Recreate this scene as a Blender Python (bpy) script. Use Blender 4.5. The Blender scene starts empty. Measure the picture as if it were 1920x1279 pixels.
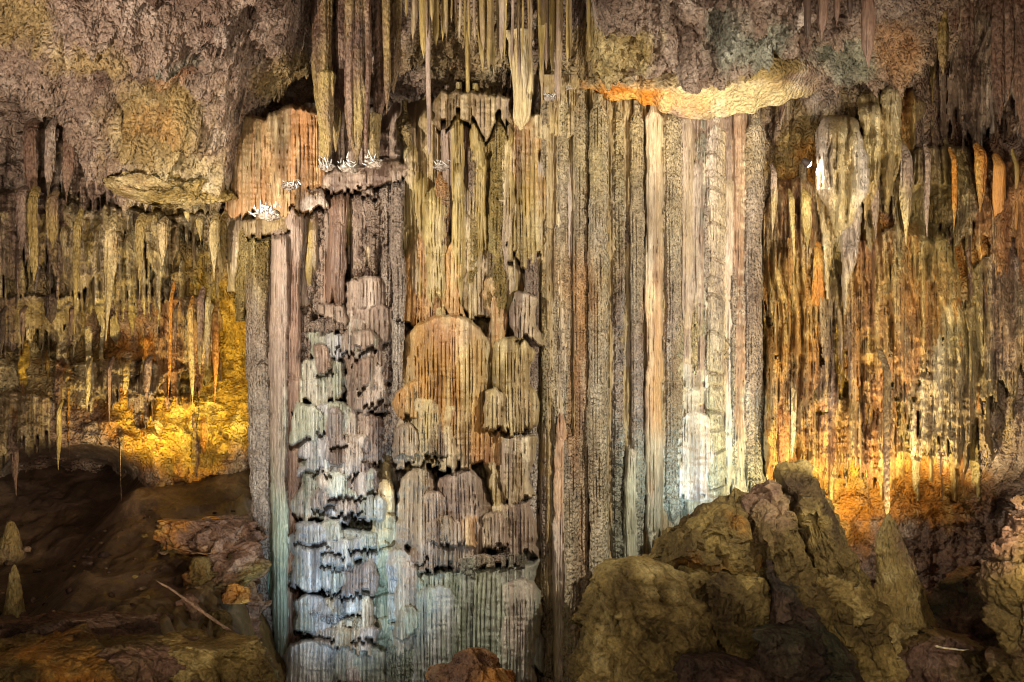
import bpy, math, random, zlib
import numpy as np
R = math.radians
scene = bpy.context.scene
col = scene.collection
# ------------------------------------------------------------------ camera, world, lights, exposure
CAMZ = 9.0                      # the visitors' gallery stands about 9 m above the cave floor
K = 26.0 / 1920 / 30.0          # metres per photo pixel per metre of distance
cam = bpy.data.cameras.new('camera'); cam.sensor_width = 36; cam.lens = 36 * 30 / 26.0
cam.clip_end = 400; cam.clip_start = 0.1
co = bpy.data.objects.new('camera', cam); col.objects.link(co)
co.location = (0, 0, CAMZ); co.rotation_euler = (R(90), 0, 0)
scene.camera = co

world = bpy.data.worlds.new('World'); scene.world = world; world.use_nodes = True
bg = world.node_tree.nodes['Background']
bg.inputs[0].default_value = (1.0, 0.86, 0.70, 1); bg.inputs[1].default_value = 0.95

scene.view_settings.view_transform = 'Standard'; scene.view_settings.look = 'None'
scene.view_settings.exposure = 0.28; scene.view_settings.gamma = 1.0
scene.view_settings.use_curve_mapping = False
scene.cycles.max_bounces = 3; scene.cycles.diffuse_bounces = 2; scene.cycles.glossy_bounces = 1
scene.cycles.use_adaptive_sampling = True; scene.cycles.adaptive_threshold = 0.03
scene.cycles.use_denoising = True; scene.cycles.denoising_prefilter = 'ACCURATE'; scene.cycles.filter_width = 1.0

def P(px, py, Y):
    return np.array(((px - 960) * K * Y, Y, CAMZ - (py - 639.5) * K * Y))

def spot(name, loc, target, energy, color, angle=70, blend=0.7, radius=0.15):
    l = bpy.data.lights.new(name, 'SPOT'); l.energy = energy; l.color = color
    l.spot_size = R(angle); l.spot_blend = blend; l.shadow_soft_size = radius
    o = bpy.data.objects.new(name, l); col.objects.link(o); o.location = loc
    d = np.array(target) - np.array(loc)
    from mathutils import Vector
    o.rotation_euler = Vector(d).to_track_quat('-Z', 'Y').to_euler()
    return o

# spots at the glows, plus unseen ones added out of frame as key and fill
spot('unseen_flood', (-12.3, 19, 12.8), P(960, 600, 30), 8600, (1.0, 0.95, 0.83), 75, 0.9, 0.05)  # unseen key, set far to the side to shade the grooves
spot('unseen_flood', (11.0, 17, 11.5), P(1180, 560, 30), 8800, (1.0, 0.93, 0.78), 80, 0.9, 0.05)  # unseen key from the right, balances the left one
spot('added_fill_flood', (-12.0, 18.5, 8.0), P(300, 110, 28), 7500, (1.0, 0.84, 0.70), 80, 0.9, 0.08)  # added out of frame to rake across the dim left ceiling
spot('added_fill_flood', (5.0, 15, 1.0), P(1450, 60, 28), 9500, (1.0, 0.84, 0.70), 90, 0.9, 0.08)  # added below the frame to lift the right ceiling
spot('added_fill_flood', (-2.0, 13, 3.0), P(200, 560, 32), 6500, (1.0, 0.84, 0.62), 50, 0.9, 0.06)  # added below the frame to brighten the left wall
spot('added_fill_flood', (9.0, 15, 4.2), P(1700, 470, 31), 4800, (1.0, 0.80, 0.50), 48, 0.9, 0.06)  # added out of frame to brighten the right wall
spot('unseen_flood', (7.2, 11, 8.0), P(1800, 760, 29), 3600, (1.0, 0.88, 0.70), 62, 0.9, 0.06)  # unseen fill added for the dark right edge
spot('unseen_flood', (-7.2, 11, 7.0), P(130, 620, 30), 3200, (1.0, 0.88, 0.70), 46, 0.9, 0.06)  # unseen fill added for the dark left side
spot('floor_floodlight', (-2.9, 22.5, 0.9), P(620, 930, 30), 1900, (0.56, 0.78, 1.0), 60, 0.9, 0.06)
spot('floor_floodlight', tuple(P(1290, 1120, 27.4)), P(1330, 740, 30), 760, (0.66, 0.86, 1.0), 75, 0.9, 0.08)
spot('amber_flood_and_fill', tuple(P(1560, 1090, 28.2)), P(1520, 700, 32), 1800, (1.0, 0.80, 0.42), 110, 0.9, 0.12)
spot('yellow_flood_and_fill', tuple(P(486, 800, 31.7)), P(250, 740, 33.5), 480, (1.0, 0.78, 0.28), 130, 0.9, 0.10)
spot('amber_flood_and_fill', tuple(P(1735, 1020, 28.2)), P(1760, 560, 31), 1200, (1.0, 0.82, 0.46), 110, 0.9, 0.12)  # second amber source, added to widen the glow
spot('yellow_flood_and_fill', tuple(P(250, 900, 30.4)), P(260, 690, 33.2), 1100, (1.0, 0.78, 0.30), 100, 0.9, 0.10)  # second yellow source, added to spread the glow leftwards
spot('ledge_floodlight', tuple(P(470, 452, 28.0)), P(550, 345, 29.2), 60, (1.0, 0.92, 0.8), 95, 0.9, 0.05)
spot('ceiling_floodlight', tuple(P(1280, 330, 27.2)), P(1330, 190, 29.2), 330, (1.0, 0.88, 0.70), 120, 0.9, 0.08)

# ------------------------------------------------------------------ numpy noise
def _hash(ix, iy, iz, seed):
    h = (ix.astype(np.uint32) * np.uint32(374761393) + iy.astype(np.uint32) * np.uint32(668265263)
         + iz.astype(np.uint32) * np.uint32(2147483647) + np.uint32((seed * 974711) & 0xffffffff))
    h = (h ^ (h >> np.uint32(13))) * np.uint32(1274126177)
    h = (h ^ (h >> np.uint32(16))) * np.uint32(2246822519)
    h ^= h >> np.uint32(13)
    return (h & np.uint32(0xffffff)).astype(np.float32) * np.float32(2.0 / 0xffffff) - 1

def vn(x, y, z, seed=0):
    x, y, z = np.broadcast_arrays(np.asarray(x, np.float32), np.asarray(y, np.float32), np.asarray(z, np.float32))
    fx, fy, fz = np.floor(x), np.floor(y), np.floor(z)
    ix, iy, iz = fx.astype(np.int64), fy.astype(np.int64), fz.astype(np.int64)
    tx, ty, tz = x - fx, y - fy, z - fz
    tx = tx * tx * (3 - 2 * tx); ty = ty * ty * (3 - 2 * ty); tz = tz * tz * (3 - 2 * tz)
    def c(a, b, d): return _hash(ix + a, iy + b, iz + d, seed)
    def L(a, b, t): return a + (b - a) * t
    return L(L(L(c(0,0,0), c(1,0,0), tx), L(c(0,1,0), c(1,1,0), tx), ty),
             L(L(c(0,0,1), c(1,0,1), tx), L(c(0,1,1), c(1,1,1), tx), ty), tz)

def fbm(x, y, z, o=4, seed=0, gain=0.5, ridged=False):
    s = 0; a = 1.0; t = 0
    for i in range(o):
        n = vn(x, y, z, seed + i * 17)
        if ridged: n = 1 - 2 * np.abs(n)
        s = s + a * n; t += a; a *= gain
        x = x * 2.03 + 5.1; y = y * 2.03 + 3.7; z = z * 2.03 + 1.3
    return s / t

def facet(x, y, z, seed=0):
    """broken rock: space is cut into irregular cells and each cell has its own tilted face"""
    x, y, z = np.broadcast_arrays(np.asarray(x, np.float32), np.asarray(y, np.float32), np.asarray(z, np.float32))
    ix, iy, iz = np.floor(x).astype(np.int64), np.floor(y).astype(np.int64), np.floor(z).astype(np.int64)
    best = np.full(x.shape, 9e9, np.float32); val = np.zeros(x.shape, np.float32); sec = best.copy()
    for a in (-1, 0, 1):
        for b in (-1, 0, 1):
            for c in (-1, 0, 1):
                jx, jy, jz = ix + a, iy + b, iz + c
                dx = x - (jx + .5 + .45 * _hash(jx, jy, jz, seed)); dy = y - (jy + .5 + .45 * _hash(jx, jy, jz, seed + 1)); dz = z - (jz + .5 + .45 * _hash(jx, jy, jz, seed + 2))
                d = dx * dx + dy * dy + dz * dz
                v = dx * _hash(jx, jy, jz, seed + 3) + dy * _hash(jx, jy, jz, seed + 4) + dz * _hash(jx, jy, jz, seed + 5) + .55 * _hash(jx, jy, jz, seed + 6)
                n = d < best
                sec = np.where(n, best, np.minimum(sec, d)); val = np.where(n, v, val); best = np.where(n, d, best)
    crack = np.clip((np.sqrt(sec) - np.sqrt(best)) / .09, 0, 1)
    return val - .22 * (1 - crack)

def sm(a, b, x):
    t = np.clip((x - a) / (b - a), 0, 1); return t * t * (3 - 2 * t)

# ------------------------------------------------------------------ mineral colours (linear from sRGB)
def lin(r, g, b):
    c = np.array((r, g, b), np.float32) / 255
    return np.where(c <= 0.04045, c / 12.92, ((c + 0.055) / 1.055) ** 2.4).astype(np.float32)
PAL = {k: np.array([lin(*c) for c in v]) for k, v in {
    'olive':  [(158,134,78), (112,90,44), (192,170,112)],
    'mauve':  [(148,126,108), (104,82,68), (184,164,146)],
    'brown':  [(116,88,70), (78,54,42), (146,118,96)],
    'orange': [(194,136,70), (150,94,50), (210,168,106)],
    'cream':  [(200,178,130), (170,142,96), (222,204,164)],
    'sage':   [(154,162,140), (116,122,100), (192,198,180)],
    'slate':  [(160,162,166), (118,118,120), (206,208,210)],
    'white':  [(214,212,204), (178,178,174), (232,230,222)],
    'pink':   [(184,166,148), (150,130,114), (210,196,180)],
    'amber':  [(188,124,44), (128,80,38), (204,160,82)],
    'yellow': [(200,160,60), (156,108,42), (216,186,96)],
    'rock':   [(102,84,46), (66,50,30), (138,116,64)],
    'dark':   [(72,54,42), (46,32,26), (98,78,60)],
    'dark_green':   [(74,70,50), (46,44,34), (104,98,70)],
    'lit_orange':  [(216,134,44), (172,98,38), (228,174,90)],
    'teal':   [(112,134,116), (82,100,86), (150,168,150)],
}.items()}
def mixc(a, b, t): return a + (b - a) * np.asarray(t)[..., None]
def tint(pal, n1, n2):
    """three mineral tones mixed by two noises"""
    p = PAL[pal]; s = np.shape(n1)
    c = np.broadcast_to(p[0], s + (3,))
    c = mixc(c, p[1], sm(0.0, 0.6, n1)); return mixc(c, p[2], sm(0.0, 0.6, n2))

# ------------------------------------------------------------------ materials
def rock_material(name, bump=0.5, dist=0.05, fine=22.0, cell=9.0, cellw=0.5, streak=0.0, rough=0.75, spec=0.3, var=0.45):
    m = bpy.data.materials.new(name); m.use_nodes = True
    nt = m.node_tree; N = nt.nodes; N.clear(); lk = nt.links.new
    out = N.new('ShaderNodeOutputMaterial'); b = N.new('ShaderNodeBsdfPrincipled'); lk(b.outputs[0], out.inputs[0])
    geo = N.new('ShaderNodeNewGeometry')
    att = N.new('ShaderNodeAttribute'); att.attribute_name = 'mineral'
    mp = N.new('ShaderNodeMapping'); mp.inputs['Scale'].default_value = (1, 1, 1 - 0.88 * streak); lk(geo.outputs['Position'], mp.inputs[0])
    n1 = N.new('ShaderNodeTexNoise'); n1.inputs['Scale'].default_value = fine; n1.inputs['Detail'].default_value = 3; n1.inputs['Roughness'].default_value = 0.65
    lk(mp.outputs[0], n1.inputs[0])
    n2 = N.new('ShaderNodeTexNoise'); n2.inputs['Scale'].default_value = 2.3; n2.inputs['Detail'].default_value = 3; n2.inputs['Roughness'].default_value = 0.62
    lk(mp.outputs[0], n2.inputs[0])
    vo = N.new('ShaderNodeTexVoronoi'); vo.inputs['Scale'].default_value = cell; vo.feature = 'F1'
    mp2 = N.new('ShaderNodeMapping'); mp2.inputs['Scale'].default_value = (1, 1, 1 - 0.35 * streak); lk(geo.outputs['Position'], mp2.inputs[0]); lk(mp2.outputs[0], vo.inputs[0])
    # colour variation: speckle and blotches multiply the mineral colour
    r1 = N.new('ShaderNodeMapRange'); r1.inputs[1].default_value = 0.3; r1.inputs[2].default_value = 0.7
    r1.inputs[3].default_value = 1 - var; r1.inputs[4].default_value = 1 + var * 0.75; lk(n1.outputs[0], r1.inputs[0])
    r2 = N.new('ShaderNodeMapRange'); r2.inputs[1].default_value = 0.3; r2.inputs[2].default_value = 0.7
    r2.inputs[3].default_value = 0.72; r2.inputs[4].default_value = 1.2; lk(n2.outputs[0], r2.inputs[0])
    mu = N.new('ShaderNodeMath'); mu.operation = 'MULTIPLY'; lk(r1.outputs[0], mu.inputs[0]); lk(r2.outputs[0], mu.inputs[1])
    vm = N.new('ShaderNodeVectorMath'); vm.operation = 'SCALE'; lk(att.outputs['Color'], vm.inputs[0]); lk(mu.outputs[0], vm.inputs[3])
    lk(vm.outputs[0], b.inputs['Base Color'])
    # relief
    inv = N.new('ShaderNodeMath'); inv.operation = 'MULTIPLY'; inv.inputs[1].default_value = -cellw; lk(vo.outputs[0], inv.inputs[0])
    ad = N.new('ShaderNodeMath'); ad.operation = 'ADD'; lk(inv.outputs[0], ad.inputs[0]); lk(n1.outputs[0], ad.inputs[1])
    bp = N.new('ShaderNodeBump'); bp.inputs['Strength'].default_value = bump; bp.inputs['Distance'].default_value = dist
    lk(ad.outputs[0], bp.inputs['Height']); lk(bp.outputs[0], b.inputs['Normal'])
    rr = N.new('ShaderNodeMapRange'); rr.inputs[3].default_value = rough - 0.18; rr.inputs[4].default_value = min(1, rough + 0.15); lk(n2.outputs[0], rr.inputs[0])
    lk(rr.outputs[0], b.inputs['Roughness']); b.inputs['Specular IOR Level'].default_value = spec
    return m
MAT = {
    'popcorn': rock_material('popcorn_calcite', 1.0, 0.17, 17, 11, 1.0, 0.1, 0.75, 0.3, 0.35),
    'flute':   rock_material('fluted_flowstone', 0.9, 0.045, 24, 14, 0.25, 0.93, 0.5, 0.5, 0.30),
    'rough':   rock_material('rough_cave_rock', 1.0, 0.10, 14, 9, 1.2, 0.0, 0.85, 0.2, 0.40),
    'smooth':  rock_material('smooth_flowstone', 0.6, 0.05, 14, 9, 0.4, 0.5, 0.5, 0.45, 0.25),
    'wet':     rock_material('damp_floor_flowstone', 0.5, 0.06, 7, 5, 0.4, 0.0, 0.42, 0.5, 0.35),
    'drip':    rock_material('dripstone', 1.0, 0.10, 20, 11, 0.6, 0.75, 0.55, 0.45, 0.40),
    'boulder': rock_material('weathered_boulder', 1.0, 0.08, 12, 8, 0.8, 0.0, 0.8, 0.25, 0.40),
    'crystal': rock_material('white_calcite_crystal', 0.2, 0.02, 30, 20, 0.2, 0.0, 0.35, 0.5, 0.1),
}

# ------------------------------------------------------------------ object helpers
def link(o, parent=None):
    col.objects.link(o)
    if parent is not None: o.parent = parent
    return o
def tag(o, label, cat, group=None, kind=None):
    if label: o['label'] = label
    if cat: o['category'] = cat
    if group: o['group'] = group
    if kind: o['kind'] = kind
    return o
def empty(name, loc):
    o = bpy.data.objects.new(name, None); o.location = loc; o.empty_display_size = 0.3
    return link(o)
def sheet(name, X, Y, Z, C, mat, parent=None, origin=None, wrap=False, keep=None, normals=None):
    """one mesh from a grid of points; wrap joins the last column to the first; keep masks the cells that are built"""
    n, m = X.shape
    idx = np.arange(n * m).reshape(n, m)
    if wrap: a, b = idx, np.roll(idx, -1, 1)
    else: a, b = idx[:, :-1], idx[:, 1:]
    q = np.stack([a[:-1], a[1:], b[1:], b[:-1]], -1)
    if keep is not None: q = q[keep]
    q = q.reshape(-1, 4)
    v = np.stack([X, Y, Z], -1).reshape(-1, 3).astype(np.float32)
    c = np.ascontiguousarray(C, np.float32).reshape(-1, 3)
    if keep is not None:
        used = np.zeros(len(v), bool); used[q.ravel()] = True
        re = np.cumsum(used) - 1; q = re[q]; v = v[used]; c = c[used]
        if normals is not None: normals = normals.reshape(-1, 3)[used]
    base = np.zeros(3) if parent is None else np.array(parent.location)
    loc = np.zeros(3) if origin is None else np.array(origin) - base
    v = v - (loc + base).astype(np.float32)
    me = bpy.data.meshes.new(name)
    me.vertices.add(len(v)); me.vertices.foreach_set('co', v.ravel())
    me.loops.add(q.size); me.loops.foreach_set('vertex_index', q.ravel().astype(np.int32))
    me.polygons.add(len(q))
    me.polygons.foreach_set('loop_start', np.arange(0, q.size, 4, dtype=np.int32))
    me.polygons.foreach_set('loop_total', np.full(len(q), 4, np.int32))
    me.polygons.foreach_set('use_smooth', np.ones(len(q), bool))
    me.update(calc_edges=True)
    at = me.color_attributes.new('mineral', 'FLOAT_COLOR', 'POINT')
    at.data.foreach_set('color', np.concatenate([c, np.ones((len(c), 1), np.float32)], 1).ravel())
    me.materials.append(MAT[mat] if isinstance(mat, str) else mat)
    if normals is not None: me.normals_split_custom_set_from_vertices(normals.reshape(-1, 3).astype(np.float32))
    o = bpy.data.objects.new(name, me); o.location = loc
    return link(o, parent)

def interp(xs, pts):
    a = np.array(pts, float); return np.interp(xs, a[:, 0], a[:, 1])

# mineral stains and painted lamp glow: blobs of (px, py, rx, ry, palette, weight) on a wall that is laid out in the photograph's own map
def stained(px, py, base, blobs, n1, n2, seed):
    c = tint(base, n1, n2)
    wob = fbm(px / 90, py / 90, 0, 4, seed) * 0.9
    fine = fbm(px / 14, py / 24, 3, 3, seed + 3) * 0.5
    for (bx, by, rx, ry, pal, w) in blobs:
        d = np.sqrt(((px - bx) / rx) ** 2 + ((py - by) / ry) ** 2) + wob * 0.6 + fine * 0.5
        c = mixc(c, tint(pal, n1, n2), w * sm(1.15, 0.6, d))
    return c

# ================================================================== THE SETTING
def wall_depth(px, py, detail=True):
    W = interp(px, [(-1000, 13), (-500, 22), (-60, 32.6), (120, 33.6), (300, 34.0), (470, 34.6), (560, 35), (1380, 35), (1430, 32.8), (1560, 32.4),
                    (1700, 31.9), (1850, 31.0), (1960, 29.6), (2300, 21), (2900, 11)])
    left = sm(520, 440, px) ; right = sm(1400, 1450, px)
    # left: curtain shelf above, hollow under it, lit slope, dark hollow at the floor
    W = W + left * (1.0 * sm(570, 640, py + 30 * vn(px / 60, 0, 0, 5)) - 1.5 * sm(640, 860, py) + 0.2 * sm(860, 960, py))
    W = W + left * 5.0 * sm(300, 200, px) * sm(835, 880, py + 22 * vn(px / 40, 0, 1, 5)) * sm(-200, 40, px)
    W = W + left * 1.2 * sm(330, 180, px) * sm(560, 600, py) * sm(700, 630, py)
    # right: bulges, and a hollow low down behind the boulders
    W = W + right * (0.5 * sm(880, 960, py) * sm(1660, 1720, px) - 0.9 * sm(400, 700, py) * sm(950, 850, py))
    W = W + right * 1.4 * sm(130, 30, np.hypot(px - 1850, (py - 190) * 0.55))
    W = W + right * 1.5 * sm(60, 20, np.hypot((px - 1745) * 0.8, (py - 395)))
    X, Y, Z = (px - 960) * K * W, W, CAMZ - (py - 639.5) * K * W
    iso = fbm(X * 0.45, Y * 0.45, Z * 0.45, 6, 3, 0.55)
    lump = fbm(X * 1.8, Y * 1.8, Z * 1.8, 5, 9, 0.65, True)
    st1 = fbm(X * 1.7 + 0.5 * iso, 0.3, Z * 0.16, 3, 21, 0.6, True)
    st2 = fbm(X * 4.6 + 0.8 * iso, 0.7, Z * 0.35, 3, 33, 0.6, True)
    strata = fbm(X * 0.35, Y * 0.2, Z * 2.6 + 0.8 * iso, 4, 41, 0.6, True)
    wd = np.clip(0.25 + 0.75 * right * sm(960, 860, py) + left * sm(400, 480, py) * 0.5 - 0.5 * left * sm(620, 700, py), 0, 1)
    return W - (0.8 * iso + (1 - wd) * (0.35 * lump + 0.35 * strata + .40 * facet(X * 1.1 + .4 * iso, Y * 1.1, Z * 1.5, 47)) + wd * (0.70 * st1 + 0.40 * st2 + 0.2 * lump))
WALL_STAINS_AND_GLOW = [(60, 250, 200, 120, 'mauve', .8), (250, 440, 260, 120, 'olive', .7), (150, 600, 300, 70, 'brown', .8), (60, 560, 140, 90, 'olive', .6),
    (330, 750, 210, 170, 'amber', .9), (410, 690, 105, 190, 'yellow', .95), (300, 790, 130, 90, 'yellow', .7), (400, 990, 110, 90, 'amber', .8), (100, 700, 140, 90, 'olive', .6),  # yellow and amber patches also carry the lamp glow on the slope
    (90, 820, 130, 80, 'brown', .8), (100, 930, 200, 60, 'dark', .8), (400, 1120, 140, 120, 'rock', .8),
    (1560, 300, 180, 130, 'olive', .8), (1500, 600, 170, 300, 'amber', .8), (1470, 860, 220, 130, 'yellow', .9), (1600, 830, 170, 160, 'yellow', .6), (1760, 620, 190, 220, 'olive', .65),
    (1700, 500, 90, 150, 'amber', .6), (1850, 420, 130, 170, 'amber', .6), (1840, 150, 150, 260, 'brown', .9), (1780, 1080, 170, 180, 'brown', .9), (1720, 930, 150, 70, 'amber', .8),
    (1560, 980, 90, 110, 'amber', .9), (1680, 200, 90, 90, 'mauve', .6)]
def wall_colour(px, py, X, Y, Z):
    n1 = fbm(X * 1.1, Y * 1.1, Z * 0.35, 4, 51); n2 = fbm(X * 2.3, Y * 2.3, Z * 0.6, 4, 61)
    return stained(px, py, 'mauve', WALL_STAINS_AND_GLOW, n1, n2, 71)
def build_wall():
    xs = np.concatenate([np.linspace(-1000, -60, 110), np.arange(-56, 1976, 3.6), np.linspace(1980, 2900, 110)])
    ys = np.concatenate([np.linspace(-420, -8, 40), np.arange(0, 1300, 3.6), np.linspace(1306, 2300, 50)])
    px, py = np.meshgrid(xs, ys)
    W2 = wall_depth(px, py)
    X, Y, Z = (px - 960) * K * W2, W2, CAMZ - (py - 639.5) * K * W2
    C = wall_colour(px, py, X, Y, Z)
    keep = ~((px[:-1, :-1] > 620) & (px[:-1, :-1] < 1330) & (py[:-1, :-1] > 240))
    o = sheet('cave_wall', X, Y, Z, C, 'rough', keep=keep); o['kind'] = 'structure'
build_wall()

EDGE = [(-1000, 40), (-300, 90), (0, 150), (60, 200), (130, 245), (220, 330), (280, 365), (340, 388), (420, 392), (440, 330), (470, 215), (540, 160), (600, 110), (700, 120), (760, 175),
        (860, 150), (960, 160), (1010, 168), (1090, 166), (1160, 176), (1230, 192), (1310, 214), (1370, 214), (1440, 190), (1540, 152), (1600, 140), (1650, 150), (1720, 140), (1770, 70), (1830, -10), (1920, -50), (2300, -80), (2900, -80)]
def build_ceiling():
    xs = np.concatenate([np.linspace(-1000, -60, 70), np.arange(-56, 1976, 4.0), np.linspace(1980, 2900, 70)])
    E0 = interp(xs, EDGE) + 10 * vn(xs / 55, 0, 0, 8) + 6 * vn(xs / 17, 0, 0, 9)
    YE = interp(xs, [(-1000, 14), (-500, 22), (-60, 31), (200, 32.0), (430, 32.4), (520, 31.8), (920, 31.4), (1040, 29.3), (1250, 29.0), (1480, 29.4), (1600, 31.0), (1700, 31.2), (1960, 29.5), (2400, 20), (2900, 12)])
    Y0 = np.minimum(25.0, YE - 1.5) + 5.2 * sm(520, 600, xs) * sm(1130, 1070, xs)
    nv = 110
    rows_py, rows_Y = [], []
    for t in np.linspace(-1700, -60, 26):
        rows_py.append(np.full_like(xs, t)); rows_Y.append(Y0 * 699.5 / (639.5 - t))
    for t in np.linspace(0, 1, nv) ** 1.0:
        rows_py.append(-60 + (E0 + 60) * t); rows_Y.append(Y0 + (YE - Y0) * t)
    for dpy, dY in ((-2, .35), (-8, 1.0), (-14, 2.2), (-20, 4.0)):
        rows_py.append(E0 + dpy); rows_Y.append(YE + dY)
    py = np.array(rows_py); W = np.array(rows_Y); px = np.broadcast_to(xs, py.shape)
    X, Z = (px - 960) * K * W, CAMZ - (py - 639.5) * K * W
    iso = fbm(X * 0.5, W * 0.5, Z * 0.5, 6, 103, 0.55)
    lump = fbm(X * 1.5 + .5 * iso, W * 1.3, Z * 1.5, 6, 109, 0.68, True)
    strata = fbm(X * 0.3 + 0.25 * Z, W * 0.5, Z * 2.4 + 0.35 * X, 4, 141, 0.6, True)
    bulge = sm(150, 40, np.hypot((px - 220) * 0.9, (py - 60) * 1.5)) * 0.9 + sm(110, 20, np.hypot((px - 90) * .7, (py - 120))) * 0.5
    blocks = 1.1 * facet(X * .8 + .35 * iso, W * .7, Z * .8, 119) + .6 * facet(X * 2.3 + .5 * iso, W * 2.0, Z * 2.3, 129) + .3 * facet(X * 5.5, W * 4.5, Z * 5.5, 139)
    wl = sm(520, 400, px) * sm(150, 300, py) + sm(1000, 1100, px) * sm(60, 120, py)
    lip = interp(px, [(900, 150), (1000, 128), (1080, 150), (1200, 152), (1330, 140), (1420, 118), (1500, 124), (1560, 140)]) + 7 * vn(px / 40, 0, 0, 12)
    inledge = sm(960, 1040, px) * sm(1590, 1520, px) * sm(-6, 10, py - lip)
    crack = sm(960, 1040, px) * sm(1600, 1500, px) * np.exp(-((py - lip + 6) / 7.0) ** 2)
    D = 0.85 * iso + 0.7 * lump * (1 - 0.7 * inledge) + 0.55 * strata * np.clip(wl, 0, 1) + bulge + 0.5 * blocks * (1 - inledge) - 1.2 * crack + 0.25 * inledge
    D = D * (1 - .68 * inledge)
    Z2 = Z - D * 0.62; Y2 = W - D * 0.35
    n1 = fbm(X * 0.9, W * 0.9, Z * 0.9, 5, 151); n2 = fbm(X * 2.0, W * 2.0, Z * 2.0, 5, 161)
    blobs = [(200, 60, 90, 40, 'olive', .6), (300, 240, 120, 110, 'olive', .75), (320, 130, 50, 30, 'orange', .4), (330, 95, 50, 26, 'teal', .45), (340, 330, 130, 70, 'cream', .8), (300, 215, 60, 30, 'orange', .3),
             (20, 20, 90, 40, 'olive', .7), (1420, 60, 120, 60, 'teal', .45), (1560, 100, 90, 40, 'teal', .45), (1680, 70, 50, 60, 'amber', .3), (1150, 80, 110, 50, 'olive', .8),
             (900, 70, 140, 90, 'olive', .5), (540, 140, 60, 60, 'olive', .7), (1100, 140, 130, 40, 'olive', .6), (1040, 175, 60, 26, 'white', .5), (1180, 175, 120, 34, 'lit_orange', 1.0), (1390, 175, 170, 52, 'cream', 1.0), (1230, 150, 90, 16, 'cream', .6), (1300, 190, 50, 30, 'orange', .4), (1440, 120, 130, 20, 'olive', .8)]  # the strongest orange patch has the lamp light on the shelf in its colour
    C = stained(px, py, 'mauve', blobs, n1, n2, 171)
    o = sheet('cave_ceiling', X, Y2, Z2, C, 'rough'); o['kind'] = 'structure'
build_ceiling()

def floor_z(x, y):
    zl = 2.45 + (y - 26.5) * np.where(y > 26.5, 0.35, 0.15) - 1.2 * sm(24, 18, y)
    zc = 0.0 + 0.03 * (y - 28)
    zr = 0.9 + 0.05 * (y - 26)
    z = zc + (zl - zc) * sm(-5.2, -7.4, x)
    z = z - 1.3 * sm(-10.3, -12.2, x) * sm(25.5, 27.5, y)
    return z + (zr - z) * sm(2.5, 5.5, x)
def build_floor():
    x, y = np.meshgrid(np.linspace(-24, 24, 420), np.linspace(3, 44, 360))
    z = floor_z(x, y)
    basin = sm(-6.6, -8.5, x) * sm(26.5, 28, y)
    rr = fbm(x * 0.5, y * 0.5, 0, 6, 203, 0.55); lp = fbm(x * 1.5, y * 1.5, 0, 5, 207, 0.55, True)
    st = fbm(x * .5, y * .7, 4, 4, 219) * 3.2; st = (np.floor(st) + sm(.55, 1, st - np.floor(st))) / 3.2
    z = z + (0.35 * rr + 0.34 * lp) * (1 - 0.8 * basin) + .45 * st * sm(-6.0, -7.5, x) + .42 * facet(x * .9 + .3 * rr, y * .9, 0, 221) * (1 - .93 * basin) + .2 * facet(x * 2.6 + .3 * rr, y * 2.6, 0, 223) * (1 - .9 * basin)
    n1 = fbm(x * 0.8, y * 0.8, 0, 5, 211); n2 = fbm(x * 1.7, y * 1.7, 0, 5, 213)
    C = mixc(tint('rock', n1, n2), tint('dark', n1, n2), 0.3 + 0.7 * basin)  # basin coloured darker to stand for the little light there
    o = sheet('cave_floor', x, y, z, C, 'wet'); o['kind'] = 'structure'
build_floor()

# ================================================================== THE GREAT COLUMN
column = empty('flowstone_column', tuple(P(945, 1290, 31) * (1, 1, 0)))
tag(column, 'enormous ribbed flowstone column of mauve, ochre and sage shafts in the centre', 'column')

def yc(px):                       # the column's rounded front
    return 29.3 + 2.0 * np.abs((px - 950) / 480.0) ** 2.4

def cells(lo, hi, width, rng, jitter=0.45):
    b = [lo - width]
    while b[-1] < hi + 2 * width: b.append(b[-1] + width * (1 + rng.uniform(-jitter, jitter)))
    return np.array(b)
def flute(px, b):
    i = np.clip(np.searchsorted(b, px) - 1, 0, len(b) - 2)
    t = (px - b[i]) / (b[i + 1] - b[i])
    return np.sqrt(np.maximum(0, 1 - (2 * t - 1) ** 2)), i

SEED = [100]
ELEMS = {'column': [], 'left': [], 'right': []}
def shaft(x0, x1, y0, y1, dY=0.0, pal='olive', pal2=None, sw=None, style='stipple', name='shaft', taper=25, lean=0, mat=None, endin=1, **kw):
    """one vertical rib of the column; pal2 takes over below photo row sw"""
    SEED[0] += 1
    ELEMS['column'].append(dict(kind='shaft', x0=x0, x1=x1, y0=y0, y1=y1, dY=dY, pal=pal, pal2=pal2, sw=sw, style=style, name=name, taper=taper, lean=lean, endin=endin, seed=SEED[0],
                                mat=mat or {'stipple': 'popcorn', 'ring': 'popcorn', 'block': 'drip'}.get(style, 'flute')))
def tier(x0, x1, y0, y1, out=0.5, off=0.5, arch=0.0, tilt=0.0, fl=8, pal='mauve', pal2=None, mixw=0.5, amp=0.075, ragged=14, spread=0.0, name='drapery_tier', p=4.5, brow=0.1, mat='flute', to='column'):
    """a cascade of flowstone: a rounded brow, a face of irregular flutes, ragged tips"""
    SEED[0] += 1
    ELEMS[to].append(dict(kind='tier', x0=x0, x1=x1, y0=y0, y1=y1, out=out, off=off, arch=arch, tilt=tilt, fl=fl, pal=pal, pal2=pal2, mixw=mixw, amp=amp, ragged=ragged, name=name, p=p, brow=brow, mat=mat, seed=SEED[0]))
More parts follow.
